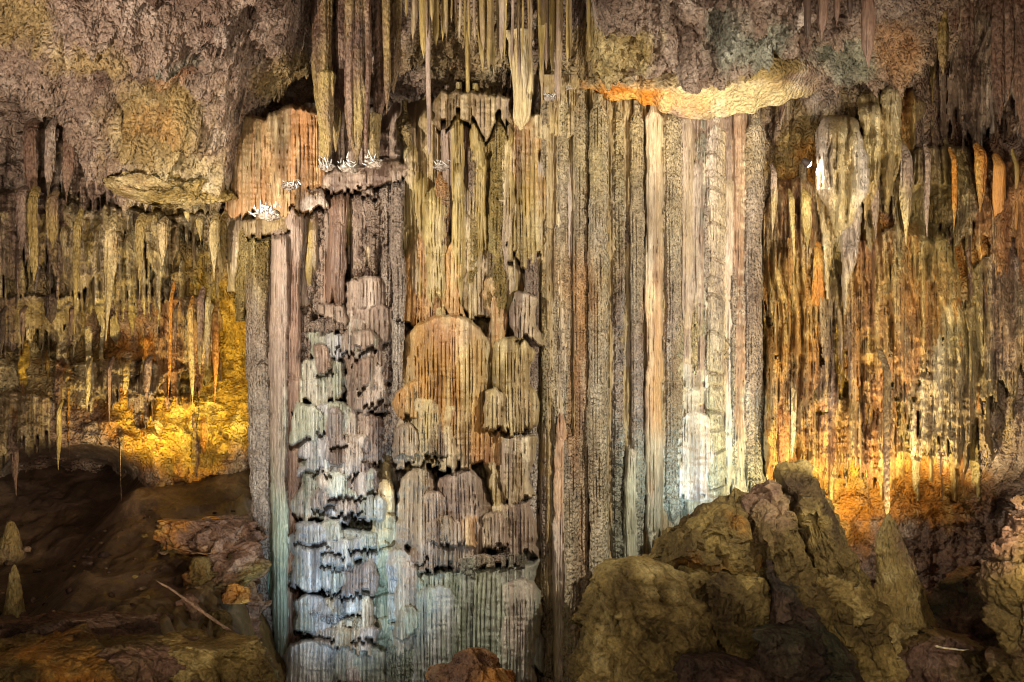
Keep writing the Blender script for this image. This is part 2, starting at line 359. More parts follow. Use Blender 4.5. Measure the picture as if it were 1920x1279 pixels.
def drip(x, w, y0, y1, h, pal, pal2, to, lean=0.0, root=.25, tip=.5):
    """a hanging drip fused to a wall"""
    SEED[0] += 1
    ELEMS[to].append(dict(kind='drip', x0=x - w / 2, x1=x + w / 2, y0=y0, y1=y1, h=h, pal=pal, pal2=pal2, lean=lean, root=root, tip=tip, name='drip', mat='drip', seed=SEED[0]))

_rb = np.random.default_rng(404); GB = cells(-200, 2200, 6.6, _rb, .5); GK = _rb.uniform(0, 1, (2, len(GB) + 4))
def elem_field(e, px, py):
    """height above the reference surface and colour of one element, on its own window of the map"""
    s = e['seed']; rng = np.random.default_rng(s); M = 0.0135
    X, Z = px * M, -py * M
    cx, w = (e['x0'] + e['x1']) / 2, (e['x1'] - e['x0']) / 2
    y0, y1 = e['y0'], e['y1']
    n1 = fbm(X * 2.6, s * 1.3, Z * 0.4, 4, s + 5) + rng.uniform(-.15, .15); n2 = fbm(X * 4.5, s * 1.7, Z * 0.8, 4, s + 6) + rng.uniform(-.15, .15)
    C = tint(e['pal'], n1, n2)
    if e['kind'] == 'shaft':
        w = w * (1.16 if cx > 1000 else 1.18); cal = .45 if cx > 1000 else 1.0
        c = cx + e['lean'] * (py - y0) + cal * (2.2 + .16 * w) * vn(py / 110, s * 3.1, 0, s) + 1.3 * vn(py / 26, s * 1.7, 0, s + 1)
        wv = w * (1 + (.16 + .14 * cal) * fbm(py / 130, s * 2.3, 0, 3, s + 2) + .08 * vn(py / 18, s, 1, s + 3)) * (0.45 + 0.55 * sm(0, e['taper'], py - y0))
        u = (px - c) / wv; ok = np.abs(u) < 1
        pr = np.sqrt(np.maximum(0, 1 - np.clip(u, -1, 1) ** 2)); th = np.arcsin(np.clip(u, -1, 1))
        nr = np.clip(w / 2.0, 4, 11)
        ang = th * nr + rng.uniform(0, 6) + 0.8 * fbm(u * 1.2, s, py / 160, 3, s + 4)
        rib = np.abs(np.sin(ang)) ** 0.55 - 0.6
        r = w * M
        h = (.75 - e['dY'] - .3 * r) + 1.15 * r * pr + (.055 + .05 * r) * rib * pr + .10 * fbm(X * 1.2, s, Z * .8, 3, s + 8)
        st = e['style']
        gf, _ = flute(px + 4.5 * fbm(px / 45, 0, py / 170, 3, 401) + 0.8 * vn(px / 7, 0, py / 30, 402), GB)
        h = h + .07 * (gf ** .75 - .6)
        if st == 'stipple': h = h + .038 * fbm(X * 8.5, s, Z * 7, 3, s + 9, .6, True)
        elif st == 'ring': h = h + .10 * (np.abs(np.sin(Z * 14 + 2.4 * vn(Z * 1.7, u, s, s))) ** .6 - .6) * pr + .04 * vn(X * 9, s, Z * 9, s)
        elif st == 'block':
            zq = Z * 1.1 + .35 * vn(X * 1.5, s, Z * .5, s); h = h - .16 * (1 - np.clip(np.abs((zq % 1) - .5) * 16, 0, 1)) + .10 * vn(u * .5, s, np.floor(zq), s) + .03 * fbm(X * 9, s, Z * 4, 2, s)
        else: h = h + .025 * fbm(X * 14, s, Z * 1.2, 2, s + 9)
        for q in range(rng.integers(3, 9)):
            yb = rng.uniform(y0, y1); ub = rng.uniform(-.8, .8)
            h = h - rng.uniform(.05, .16) * (.35 if st == 'smooth' else 1) * np.exp(-((py - yb - 5 * vn(u * 2, q, s, s)) / rng.uniform(2, 4)) ** 2) * sm(1.1, .3, np.abs(u - ub))
        h = h - 0.9 * e['endin'] * sm(70, 0, py - y0) ** 2 - 1.0 * sm(70, 0, y1 - py + 20 * vn(px / 6, s, 0, s)) ** 2
        if e['pal2']: C = mixc(C, tint(e['pal2'], n1, n2), sm(-120, 120, py - e['sw'] + 130 * n1))
        C = mixc(C, tint(('cream' if s % 2 else 'olive') if cx > 760 else 'mauve', n2, n1), 0.75 * sm(.05, .5, fbm(X * 2, s, Z * .35, 3, s + 31)))
        if cx > 1000:
            C = mixc(C, mixc(tint('pink', n1, n2), tint('cream', n1, n2), sm(-.25, .3, fbm(X * .9, 3.0, Z * .3, 3, 91))), .5 + 0 * px)
            C = mixc(C, tint('orange', n1, n2), .55 * sm(.0, .35, fbm(X * 1.8, 6.0, Z * .2, 3, 95)) * sm(420, 560, py) * sm(960, 820, py) * sm(1270, 1220, px))
            C = mixc(C, tint('sage', n1, n2), .65 * sm(1120, 1160, px) * sm(720, 940, py + 160 * n2))
    elif e['kind'] == 'tier':
        v = np.clip((py - y0) / max(1, y1 - y0), 0, 1)
        pxf = (px - 960) * 6.6 / min(e['fl'], 7.4) + 960 + 4.5 * fbm(px / 45, 0, py / 170, 3, 401) + 0.8 * vn(px / 7, 0, py / 30, 402)
        f, i = flute(pxf, GB); f = f ** .62; k = GK[0][i]; k2 = GK[1][i]
        u = (px - cx + 13 * vn(py / 50, s, 0, s + 5) + 3 * vn(py / 12, s, 0, s + 6)) / (w * (1.06 + .12 * vn(py / 60, s, 3, s + 8)))
        top = y0 + e['arch'] * np.abs(u) ** 2.2 * (y1 - y0) + e['tilt'] * u + 3.5 * vn(px / 14, 0, s, s + 2) + 1.8 * vn(px / 5, 0, s, s + 3)
        rk = e['ragged'] if e['name'] != 'drapery_tier' else .8 * e['ragged']
        bot = y1 + rk * (k * 2 - 1) + 1.6 * e['ragged'] * vn(px / 26, 0, s, s + 4)
        bl = max(5.0, e['brow'] * (y1 - y0) * .45)
        br = np.clip((py - top) / bl, 0, 1); be = np.clip((bot - py) / 3.5, 0, 1)
        wu = np.maximum(0, 1 - np.abs(np.clip(u, -1, 1)) ** e['p']) ** (1 / e['p'])
        prof = np.sqrt(br * (2 - br)) * np.sqrt(be * (2 - be)) * (.84 + .16 * np.sqrt(v))
        fade = .25 + .75 * sm(0, .3, v)
        h = .75 - e['off'] + e['out'] * (wu * prof) - (1 - prof) * .35
        h = h + (2.1 * e['amp'] * (f - .6) + .9 * e['amp'] * (k2 - .5)) * fade * br + .17 * fbm(X * 1.6, s, Z * 1.3, 4, s + 7) + .05 * fbm(X * 2.5, s, Z * 7, 3, s + 17, .6, True)
        ok = (np.abs(u) < 1) & (py > top) & (py < bot)
        e['carve'] = np.where((np.abs(u) < .96) & (py >= bot) & (py < bot + 9), .42 * (1 - (py - bot) / 9), 0)
        n1 = n1 + (k - .5) * .6; n2 = n2 + (k2 - .5) * .6
        C = tint(e['pal'], n1, n2)
        if e['pal2']: C = mixc(C, tint(e['pal2'], n1, n2), np.clip(e['mixw'] + 1.6 * fbm(X * .9, s, Z * .35, 3, s + 14) + (k - .5) * .7, 0, 1))
        g = mixc(tint('mauve', n1, n2), tint('olive', n1, n2), sm(-.2, .3, fbm(X * .6, 2.0, Z * .4, 3, 77)) * sm(700, 800, px))
        if e['name'] in ('drapery_tier', 'ledge'):
            g = mixc(g, tint('cream', n1, n2), sm(-.1, .4, fbm(X * .8, 5.0, Z * .3, 3, 79)) * sm(700, 800, px))
            g = mixc(g, mixc(tint('slate', n1, n2), tint('sage', n1, n2), sm(700, 780, px)), .8 * sm(760, 1000, py - 270 * sm(730, 770, px) + 150 * fbm(X * .7, 8.0, Z * .5, 3, 83)))
        C = mixc(C, g, 0.40 + 0 * px)
    else:
        v = np.clip((py - y0) / (y1 - y0), 0, 1)
        c = cx + e['lean'] * (py - y0) + (2 + .2 * w) * vn(py / 60, s * 3.1, 0, s) + 1.2 * vn(py / 17, s, 0, s + 1)
        rt = np.clip(v / e['root'], 0, 1); wv = w * (.35 + .65 * np.sqrt(rt * (2 - rt))) * (1 - .88 * sm(e['tip'], 1.02, v)) * (1 + .35 * fbm(py / 50, s, 0, 3, s + 2)) + .6
        u = (px - c) / wv; ok = (np.abs(u) < 1) & (py > y0) & (py < y1)
        pr = np.sqrt(np.maximum(0, 1 - np.clip(u, -1, 1) ** 2))
        rib = np.abs(np.sin(np.arcsin(np.clip(u, -1, 1)) * np.clip(w / 2.2, 2, 6) + s)) ** .6 - .6
        env = np.sqrt(rt * (2 - rt)) * (1 - .35 * sm(.7, 1, v))
        h = e['h'] * env + (wv * M * 1.1) * pr + .05 * rib * pr + .06 * fbm(X * 3, s, Z * 3, 3, s + 8) - .35 * (1 - env)
        if e['pal2']: C = mixc(C, tint(e['pal2'], n1, n2), np.clip(.5 + 1.5 * fbm(X * 1.5, s, Z * .5, 3, s + 9), 0, 1))
    return np.where(ok, h, -9.0), C

def fuse(elems, xs, ys, H, C, soft=.05):
    """soft maximum of all elements; remembers which one shows at each point"""
    px, py = np.meshgrid(xs, ys); own = np.full(px.shape, -1)
    for n, e in enumerate(elems):
        m = 30 + (abs(e.get('lean', 0)) * (e['y1'] - e['y0'])); a, b = np.searchsorted(xs, [e['x0'] - m, e['x1'] + m]); c, d = np.searchsorted(ys, [e['y0'] - 20, e['y1'] + e.get('ragged', 0) * 2.4 + 4])
        if b - a < 2 or d - c < 2: continue
        sl = (slice(c, d), slice(a, b))
        h, cc = elem_field(e, px[sl], py[sl])
        if e['name'] == 'drapery_tier': H[sl] -= e.pop('carve') * (e['x0'] < 1000)
        h0 = H[sl]
        t = np.clip(.5 + .5 * (h - h0) / soft, 0, 1)
        C[sl] = mixc(C[sl], cc, t); own[sl] = np.where(h > h0, n, own[sl])
        H[sl] = np.maximum(h0, h) + np.where(h > -5, np.maximum(soft - np.abs(h - h0), 0) ** 2 / (4 * soft), 0)
    return px, py, own
def split(px, py, W, C, own, elems, parent, core=None):
    """build one mesh per element out of the fused surface, all sharing its normals"""
    X, Z = (px - 960) * K * W, CAMZ - (py - 639.5) * K * W
    G = np.stack([X, W, Z], -1); du = np.gradient(G, axis=1); dv = np.gradient(G, axis=0)
    N = np.cross(dv, du); N /= np.linalg.norm(N, axis=-1, keepdims=True) + 1e-12
    if N[..., 1].mean() > 0: N = -N
    oc = own[:-1, :-1].copy()
    jobs = []
    for n in range(len(elems) - 1, -1, -1):
        m = oc == n
        if not m.any(): continue
        r, c = np.where(m); r0, c0 = r.min(), c.min()
        pieces = components(m[r0:r.max() + 1, c0:c.max() + 1])
        for pc in pieces:
            if len(pc[0]) < 70:
                rr, cc = pc[0] + r0, pc[1] + c0          # a crumb joins its neighbour
                oc[rr, cc] = oc[rr[0], max(cc.min() - 1, 0)] if core is None else -1
            else: jobs.append((n, pc[0] + r0, pc[1] + c0))
    if core is not None:
        r, c = np.where(oc == -1); jobs.append((-1, r, c))
    for n, r, c in jobs:
        r0, r1, c0, c1 = r.min(), r.max() + 2, c.min(), c.max() + 2
        sl = (slice(r0, r1), slice(c0, c1))
        kk = np.zeros((r1 - r0 - 1, c1 - c0 - 1), bool); kk[r - r0, c - c0] = True
        oi = np.argmax(py[r, c])
        e = elems[n] if n >= 0 else dict(name='core', mat=core)
        sheet(e['name'], X[sl], W[sl], Z[sl], C[sl], e['mat'], parent, origin=G[r[oi], c[oi]], keep=kk, normals=N[sl])
def components(m):
    """connected pieces of a boolean window (runs joined row by row)"""
    par = []
    def find(a):
        while par[a] != a: par[a] = par[par[a]]; a = par[a]
        return a
    prev = []; runs = []
    for r in range(m.shape[0]):
        d = np.diff(np.concatenate([[0], m[r].astype(np.int8), [0]])); st, en = np.where(d == 1)[0], np.where(d == -1)[0]
        cur = []
        for a, b in zip(st, en):
            k = len(par); par.append(k)
            for (a2, b2, k2) in prev:
                if a2 < b and a < b2: par[find(k2)] = find(k)
            cur.append((a, b, k)); runs.append((r, a, b, k))
        prev = cur
    out = {}
    for r, a, b, k in runs: out.setdefault(find(k), []).append((r, a, b))
    return [(np.concatenate([np.full(b - a, r) for r, a, b in v]), np.concatenate([np.arange(a, b) for r, a, b in v])) for v in out.values()]

# ---- left edge shafts
shaft(466, 502, 412, 1330, -0.35, 'olive', 'pink', 660)
shaft(500, 516, 430, 1330, -0.1, 'mauve', 'teal', 900, style='smooth')
shaft(511, 537, 398, 1330, -0.55, 'mauve', 'sage', 780, style='smooth')
shaft(533, 563, 345, 1330, -0.25, 'brown', 'brown', 900, style='smooth')
shaft(428, 462, 385, 545, 0.3, 'cream', None, None, style='smooth', name='hanging_drapery')
shaft(446, 474, 400, 600, 0.0, 'olive', None, None, name='hanging_drapery')
# ---- upper-left alcove: hanging shafts of uneven length
for a in [(563, 578, 350, 900, .25, 'mauve', 'smooth'), (574, 592, 372, 565, .05, 'olive', 'smooth'), (590, 612, 350, 640, .35, 'mauve', 'ring'), (606, 626, 345, 520, .15, 'mauve', 'smooth'),
          (618, 648, 335, 610, -.05, 'brown', 'smooth'), (646, 664, 340, 470, .25, 'olive', 'smooth'), (660, 690, 335, 560, .2, 'mauve', 'block'), (686, 716, 330, 520, .1, 'mauve', 'ring'), (600, 616, 400, 690, .3, 'brown', 'smooth'),
          (714, 737, 316, 620, .15, 'mauve', 'ring'), (736, 756, 312, 870, -.35, 'pink', 'stipple'), (718, 738, 560, 880, -.1, 'mauve', 'ring'), (560, 584, 540, 760, .1, 'mauve', 'ring')]:
    shaft(a[0], a[1], a[2], a[3], a[4], a[5], style=a[6])
# ---- orange curtain behind the crystal ledge and the crest
tier(422, 520, 215, 405, 0.7, 0.5, 0.25, -8, 7, 'orange', 'olive', 0.4, 0.07, 10, name='orange_curtain', p=2)
tier(490, 606, 196, 400, 0.9, 0.5, 0.15, -8, 7, 'amber', 'olive', 0.4, 0.07, 10, name='orange_curtain', p=2)
tier(560, 700, 318, 360, 0.55, 0.5, 0.0, -8, 7, 'mauve', 'pink', 0.3, 0.05, 6)
tier(680, 760, 300, 345, 0.5, 0.5, 0.1, 0, 7, 'mauve', None, 0, 0.05, 6)
tier(455, 545, 408, 436, 0.6, 0.15, 0.1, -8, 7, 'cream', 'olive', 0.5, 0.05, 6)
tier(540, 610, 352, 392, 0.6, 0.25, 0.1, -10, 7, 'mauve', 'pink', 0.4, 0.05, 6)
# ---- mauve and grey cascade on the left
for a in [(648, 728, 516, 580, .55, .55, 'mauve', None), (575, 652, 615, 672, .7, .6, 'sage', 'slate'), (640, 730, 566, 648, .62, .5, 'mauve', None), (640, 722, 640, 706, .68, .5, 'mauve', 'brown'),
          (562, 648, 668, 762, .7, .5, 'mauve', 'sage'), (640, 722, 692, 772, .75, .5, 'mauve', None), (562, 656, 756, 856, .95, .55, 'slate', 'sage'), (652, 722, 770, 868, .75, .5, 'brown', 'mauve'),
          (556, 612, 850, 972, .95, .5, 'pink', 'sage'), (600, 668, 846, 892, 1.05, .5, 'slate', 'sage'), (645, 712, 862, 905, .95, .45, 'mauve', 'brown'), (602, 700, 884, 950, 1.2, .5, 'slate', 'mauve'), (598, 650, 930, 984, 1.1, .5, 'slate', 'mauve'),
          (640, 705, 928, 966, 1.15, .5, 'slate', 'mauve'), (550, 704, 984, 1108, 1.35, .5, 'sage', 'slate'), (600, 680, 1006, 1060, 1.6, .5, 'slate', 'sage'), (544, 620, 1112, 1190, 1.45, .5, 'slate', 'sage'), (610, 706, 1104, 1180, 1.5, .5, 'cream', 'pink'),
          (590, 700, 1172, 1222, 1.75, .5, 'pink', 'cream'), (532, 640, 1196, 1330, 1.75, .45, 'slate', 'white'), (616, 716, 1206, 1330, 1.8, .45, 'pink', 'sage')]:
    rngt = random.Random(a[0] * 7 + a[2])
    tier(a[0], a[1], a[2], a[3] + 0, a[4] + .2, a[5], rngt.uniform(.02, .22), rngt.uniform(-7, 5), rngt.uniform(5.5, 7.5), a[6], a[7], 0.45, 0.07, 7, 0.05)
rgs = random.Random(5)
for q in range(34):
    x = rgs.uniform(575, 705); y = rgs.uniform(540, 1250); w = rgs.uniform(26, 70); h = rgs.uniform(34, 90)
    d = (y - 520) / 800
    tier(x - w / 2, x + w / 2, y, y + h, .75 + 1.25 * d + rgs.uniform(-.05, .25), .5, rgs.uniform(.0, .16), rgs.uniform(-7, 7), rgs.uniform(5.2, 7), rgs.choice(['mauve', 'slate', 'sage', 'pink', 'brown'] if y > 740 else ['mauve', 'mauve', 'brown', 'pink']), rgs.choice(['slate', 'mauve', 'sage']), .4, .07, rgs.uniform(4, 9), p=5)
for q in range(12):
    x = rgs.uniform(765, 990); y = rgs.choice([rgs.uniform(720, 800), rgs.uniform(940, 990), rgs.uniform(1090, 1200)]); w = rgs.uniform(30, 66); h = rgs.uniform(45, 95)
    d = (y - 600) / 450
    tier(x - w / 2, x + w / 2, y, y + h, 1.4 + .45 * d + rgs.uniform(-.05, .15), .45, rgs.uniform(.05, .35), rgs.uniform(-7, 7), rgs.uniform(5.5, 7), rgs.choice(['cream', 'pink', 'mauve', 'orange'] if y < 1040 else ['sage', 'pink', 'slate']), rgs.choice(['mauve', 'olive', 'cream']), .4, .08, rgs.uniform(4, 9), p=5)
# rough ledges between the tiers
for (x0, x1, y0, y1, o_, pal) in [(566, 650, 596, 622, .75, 'mauve'), (640, 700, 500, 520, .6, 'brown'), (560, 640, 862, 884, 1.15, 'slate'), (620, 712, 905, 928, 1.2, 'sage'), (560, 640, 990, 1012, 1.6, 'sage'), (545, 640, 1140, 1165, 1.7, 'slate'), (640, 706, 1150, 1176, 1.75, 'cream'), (640, 720, 630, 648, .75, 'mauve'), (736, 800, 700, 722, .72, 'orange'), (750, 810, 722, 745, .75, 'cream')]:
    tier(x0, x1, y0, y1, o_, 0.5, 0.3, -3, 14, pal, None, 0, 0.07, 7, name='ledge', mat='popcorn', brow=0.35)
# ---- the smooth ridge that divides the two cascades
shaft(706, 742, 868, 1340, -0.5, 'cream', 'sage', 985, style='block', name='ridge', taper=110, lean=-0.03, mat='smooth')
shaft(728, 762, 1000, 1340, -0.8, 'slate', 'sage', 1120, style='block', name='ridge', taper=40)
# ---- centre: shafts above the dome
for a in [(757, 772, 290, 610, .25, 'olive', 'smooth'), (768, 800, 300, 600, .2, 'olive', 'smooth'), (797, 836, 330, 600, .0, 'olive', 'smooth'), (832, 852, 178, 470, .2, 'mauve', 'smooth'), (850, 872, 172, 600, .05, 'olive', 'smooth'),
          (868, 884, 170, 450, .3, 'brown', 'smooth'), (880, 905, 175, 600, .15, 'olive', 'smooth'), (900, 926, 185, 640, .3, 'olive', 'block'), (922, 946, 190, 660, .0, 'olive', 'stipple'), (942, 966, 200, 640, .15, 'olive', 'smooth')]:
    shaft(a[0], a[1], a[2], a[3], a[4], a[5], style=a[6])
shaft(746, 770, 208, 300, .0, 'olive', style='stipple', name='hanging_drapery')
tier(756, 832, 426, 606, .5, .45, .05, 0, 8, 'orange', 'olive', .5, .06, 8)
tier(834, 866, 448, 596, .5, .4, .1, 0, 7, 'orange', 'amber', .3, .06, 6)
tier(862, 910, 452, 600, .45, .45, .1, 0, 7, 'mauve', 'olive', .5, .06, 6)
tier(830, 960, 172, 240, .5, .3, .05, 6, 8, 'mauve', 'olive', .3, .06, 16)
# ---- the dome and its tiers
tier(748, 922, 588, 878, 1.4, 0.45, 0.16, 6, 9, 'orange', 'cream', .35, .09, 12, p=2.4, brow=.06)
shaft(816, 832, 560, 780, -0.62, 'cream', style='smooth', name='drip_rib')
tier(908, 944, 510, 900, .5, .25, .1, 0, 7, 'orange', 'olive', .45, .06, 14)
for a in [(746, 800, 712, 790, 1.15, .45, .25, -8, 'cream', 'orange'), (752, 836, 742, 866, 1.2, .45, .22, 6, 'cream', 'pink'), (818, 856, 752, 878, 1.15, .45, .1, 0, 'cream', 'pink'), (742, 770, 780, 870, 1.0, .45, .2, 0, 'pink', 'mauve'),
          (920, 1002, 628, 806, .85, .45, .14, 4, 'cream', 'olive'), (962, 1008, 545, 640, .7, .5, .12, 6, 'mauve', 'pink'), (940, 1004, 812, 936, .95, .5, .08, -2, 'cream', 'pink'), (926, 1004, 940, 1036, 1.05, .5, .05, -4, 'cream', 'mauve'),
          (918, 946, 860, 1030, .8, .45, .05, 0, 'olive', 'cream'), (742, 812, 872, 1018, 1.1, .45, .25, -6, 'mauve', 'pink'), (820, 924, 876, 1064, 1.2, .45, .16, -4, 'mauve', 'brown'), (768, 846, 918, 1062, 1.4, .45, .3, -14, 'mauve', 'pink'), (770, 810, 1000, 1050, 1.3, .5, .2, 0, 'brown', 'mauve')]:
    tier(a[0], a[1], a[2], a[3] + 2, a[4] + .4, a[5], a[6], a[7], 6.8, a[8], a[9], .4, .085, 8, .04, p=2.6)
tier(770, 1008, 1058, 1250, 1.95, .5, .02, -14, 7.2, 'sage', 'slate', .4, .10, 16, .05, brow=.14)
tier(735, 800, 1022, 1330, 1.85, .5, .05, 4, 8, 'sage', 'pink', .25, .08, 14, .1)
tier(768, 858, 1090, 1330, 2.2, .5, .12, 4, 8, 'sage', 'slate', .35, .09, 14, .05)
tier(930, 1010, 1080, 1300, 2.15, .5, .1, 0, 8, 'sage', 'pink', .4, .08, 14, .05)
tier(850, 1004, 1036, 1066, 1.9, .5, .1, -8, 12, 'mauve', 'sage', .4, .06, 8, name='ledge', mat='popcorn', brow=.4)
tier(720, 850, 1200, 1340, 1.9, .4, .1, 0, 14, 'slate', 'sage', .4, .08, 20, name='ledge', mat='popcorn')
# ---- right half: the long shafts
RS = [(984, 1006, 410, 1075, .1, 'mauve', 'pink', 800, 'stipple'), (1002, 1022, 220, 1330, .5, 'mauve', 'mauve', 700, 'stipple'), 
      (1016, 1034, 225, 1330, .05, 'olive', 'mauve', 620, 'stipple'), (1030, 1052, 215, 1330, .25, 'pink', 'cream', 560, 'stipple'), (1048, 1066, 210, 800, -.05, 'cream', 'pink', 600, 'stipple'), (1062, 1082, 235, 1330, .25, 'mauve', 'cream', 600, 'stipple'),
      (1078, 1104, 232, 1330, -.25, 'cream', 'orange', 480, 'stipple'), (1100, 1112, 240, 1200, .25, 'mauve', 'cream', 500, 'stipple'), (1106, 1138, 238, 1130, -.55, 'cream', 'cream', 500, 'stipple'), (1134, 1152, 236, 1120, .1, 'olive', 'mauve', 600, 'stipple'), (1148, 1170, 250, 1100, -.1, 'cream', 'pink', 560, 'ring'),
      (1166, 1188, 244, 1090, .1, 'mauve', 'cream', 760, 'stipple'), (1184, 1206, 250, 1090, -.3, 'cream', 'pink', 600, 'stipple'), (1202, 1216, 250, 1060, .35, 'mauve', 'pink', 600, 'smooth'), (1212, 1240, 246, 1050, -.35, 'cream', 'orange', 640, 'smooth'), (1236, 1252, 250, 1010, .05, 'mauve', 'slate', 700, 'ring'),
      (1248, 1276, 252, 1010, -.2, 'cream', 'pink', 560, 'stipple'), (1272, 1300, 258, 640, .05, 'mauve', 'mauve', 500, 'smooth'), (1296, 1310, 280, 700, .3, 'teal', 'teal', 500, 'smooth'), (1306, 1328, 290, 690, .1, 'teal', 'sage', 500, 'block'),
      (1326, 1358, 275, 980, -.1, 'pink', 'sage', 650, 'block'), (1360, 1376, 300, 960, -.05, 'pink', 'white', 640, 'smooth'), (1374, 1402, 280, 960, .1, 'pink', 'sage', 650, 'ring'), (1398, 1430, 270, 960, -.15, 'mauve', 'pink', 700, 'stipple'),  (1262, 1280, 560, 1000, -.15, 'sage', 'white', 760, 'ring')]
tier(954, 1014, 205, 500, .55, .4, .05, 0, 8, 'orange', 'olive', .35, .08, 24)
for a in RS: shaft(a[0], a[1], a[2] - (45 if a[2] < 300 else 0), a[3], a[4] * .75, a[5], a[6], a[7], style=a[8], endin=0 if a[2] < 300 else 1)
shaft(1038, 1064, 742, 1340, -.2, 'orange', 'pink', 960, style='smooth', taper=190, name='standing_spire')
shaft(1058, 1084, 790, 1340, -.45, 'mauve', 'cream', 930, style='stipple', taper=40, name='standing_spire')
shaft(1172, 1200, 800, 1100, -.25, 'pink', 'cream', 900, style='smooth', taper=40, name='standing_spire')
tier(1000, 1120, 205, 262, .6, .45, .1, -8, 9, 'olive', 'cream', .3, .07, 12)
tier(1160, 1310, 236, 286, .5, .45, .1, 4, 8, 'mauve', 'olive', .3, .07, 16)
for a in [(1270, 1330, 676, 720, .55, 'sage', 'slate'), (1276, 1332, 712, 768, .65, 'sage', 'white'), (1270, 1334, 766, 930, .85, 'white', 'slate'), (1366, 1424, 780, 960, .5, 'sage', 'white'), (1290, 1372, 925, 985, .95, 'white', 'sage'), (1272, 1330, 600, 690, .45, 'sage', 'slate'), (1240, 1262, 740, 990, .35, 'slate', 'sage')]:
    tier(a[0], a[1], a[2], a[3], a[4], .4, .12, 2, 7, a[5], a[6], .4, .06, 9)

def build_column():
    E = ELEMS['column']
    # slender ribs that fill the gaps between the named shafts
    rg = random.Random(77)
    for n in range(70):
        x = rg.uniform(765, 1425); w = rg.uniform(5, 13); a = rg.uniform(190, 700); b = a + rg.uniform(150, 500)
        if 740 < x < 1010: b = min(b, rg.uniform(520, 620)); a = min(a, b - 120)
        shaft(x - w, x + w, a, min(b, 1290), rg.uniform(.0, .35), rg.choice(['olive', 'mauve', 'olive', 'orange', 'brown', 'cream'] if x < 1000 else ['cream', 'mauve', 'olive', 'pink']), rg.choice(['olive', 'mauve', 'pink']), (a + b) / 2, rg.choice(['stipple', 'smooth', 'ring', 'smooth']), name='slender_rib', taper=50)
    for n in range(26):
        x = rg.uniform(566, 735); w = rg.uniform(5, 11); a = rg.uniform(335, 480); b = a + rg.uniform(80, 240)
        shaft(x - w, x + w, a, b, rg.uniform(.1, .45), rg.choice(['mauve', 'brown', 'mauve', 'olive']), 'mauve', a + 60, rg.choice(['ring', 'smooth', 'stipple']), name='slender_rib', taper=50)
    for n in range(40):
        x = rg.uniform(1005, 1425); w = rg.uniform(3.5, 7); a = rg.uniform(210, 600); b = a + rg.uniform(250, 600)
        shaft(x - w, x + w, a, min(b, 1290), rg.uniform(-.12, .1), rg.choice(['cream', 'mauve', 'olive', 'pink']), rg.choice(['pink', 'olive', 'sage']), (a + b) / 2, rg.choice(['stipple', 'stipple', 'smooth']), name='slender_rib', taper=50)
    E.sort(key=lambda e: 0 if e['name'] == 'slender_rib' else 1)
    xs = np.arange(412, 1440, 1.5); ys = np.arange(140, 1345, 2.2)
    px, py = np.meshgrid(xs, ys); rng = np.random.default_rng(5)
    wx = px + 5 * vn(px / 70, 0, py / 160, 3)
    f1, i1 = flute(wx, cells(440, 1450, 30, rng)); f2, i2 = flute(wx + 3 * vn(px / 30, 1, py / 60, 7), cells(440, 1450, 10, rng))
    k1 = rng.uniform(0, 1, 200)[i1]; k2 = rng.uniform(0, 1, 400)[i2]
    X, Z = px * .0135, -py * .0135
    nz = fbm(X * 2, 0, Z * 2, 5, 13, .6); strata = fbm(X * 0.8, 0, Z * 2.2, 4, 15, 0.55, True)
    gx = px + 4.5 * fbm(px / 45, 0, py / 170, 3, 401) + 0.8 * vn(px / 7, 0, py / 30, 402)
    f3, _ = flute(gx, GB)
    H = .22 * f1 * (.4 + k1) + .07 * f2 + .10 * f3 ** .6 + .14 * nz + .30 * strata * sm(780, 720, px)
    H = H - .75 * sm(760, 700, px) * sm(640, 480, py) + .55 * sm(760, 720, px) * sm(800, 1150, py) + .55 * sm(990, 1030, px) - 2.8 * sm(235, 150, py + 14 * vn(px / 20, 0, 0, 6)) * sm(1010, 960, px) - 8 * sm(566, 548, px) - 8 * sm(1424, 1434, px)
    n1 = fbm(X * 1.2, k1 * 7, Z * .3, 4, 17); n2 = fbm(X * 2, k2 * 9, Z * .4, 4, 19)
    C = tint('mauve', n1, n2)
    C = mixc(C, tint('olive', n1, n2), sm(740, 800, px) * (.4 + .5 * k1) * sm(1300, 1230, px))
    C = mixc(C, tint('orange', n1, n2), (k1 > .82) * .8 * sm(740, 800, px) * (1 - .75 * sm(990, 1020, px)))
    C = mixc(C, tint('sage', n1, n2), .7 * sm(760, 900, py + 60 * nz) * np.maximum(sm(760, 700, px), sm(1230, 1290, px)))
    px, py, own = fuse(E, xs, ys, H, C)
    own = np.where((own < 0) & (H < -1.5), -2, own)
    W = yc(px) + .75 - H
    split(px, py, W, C, own, E, column, core='flute')
build_column()

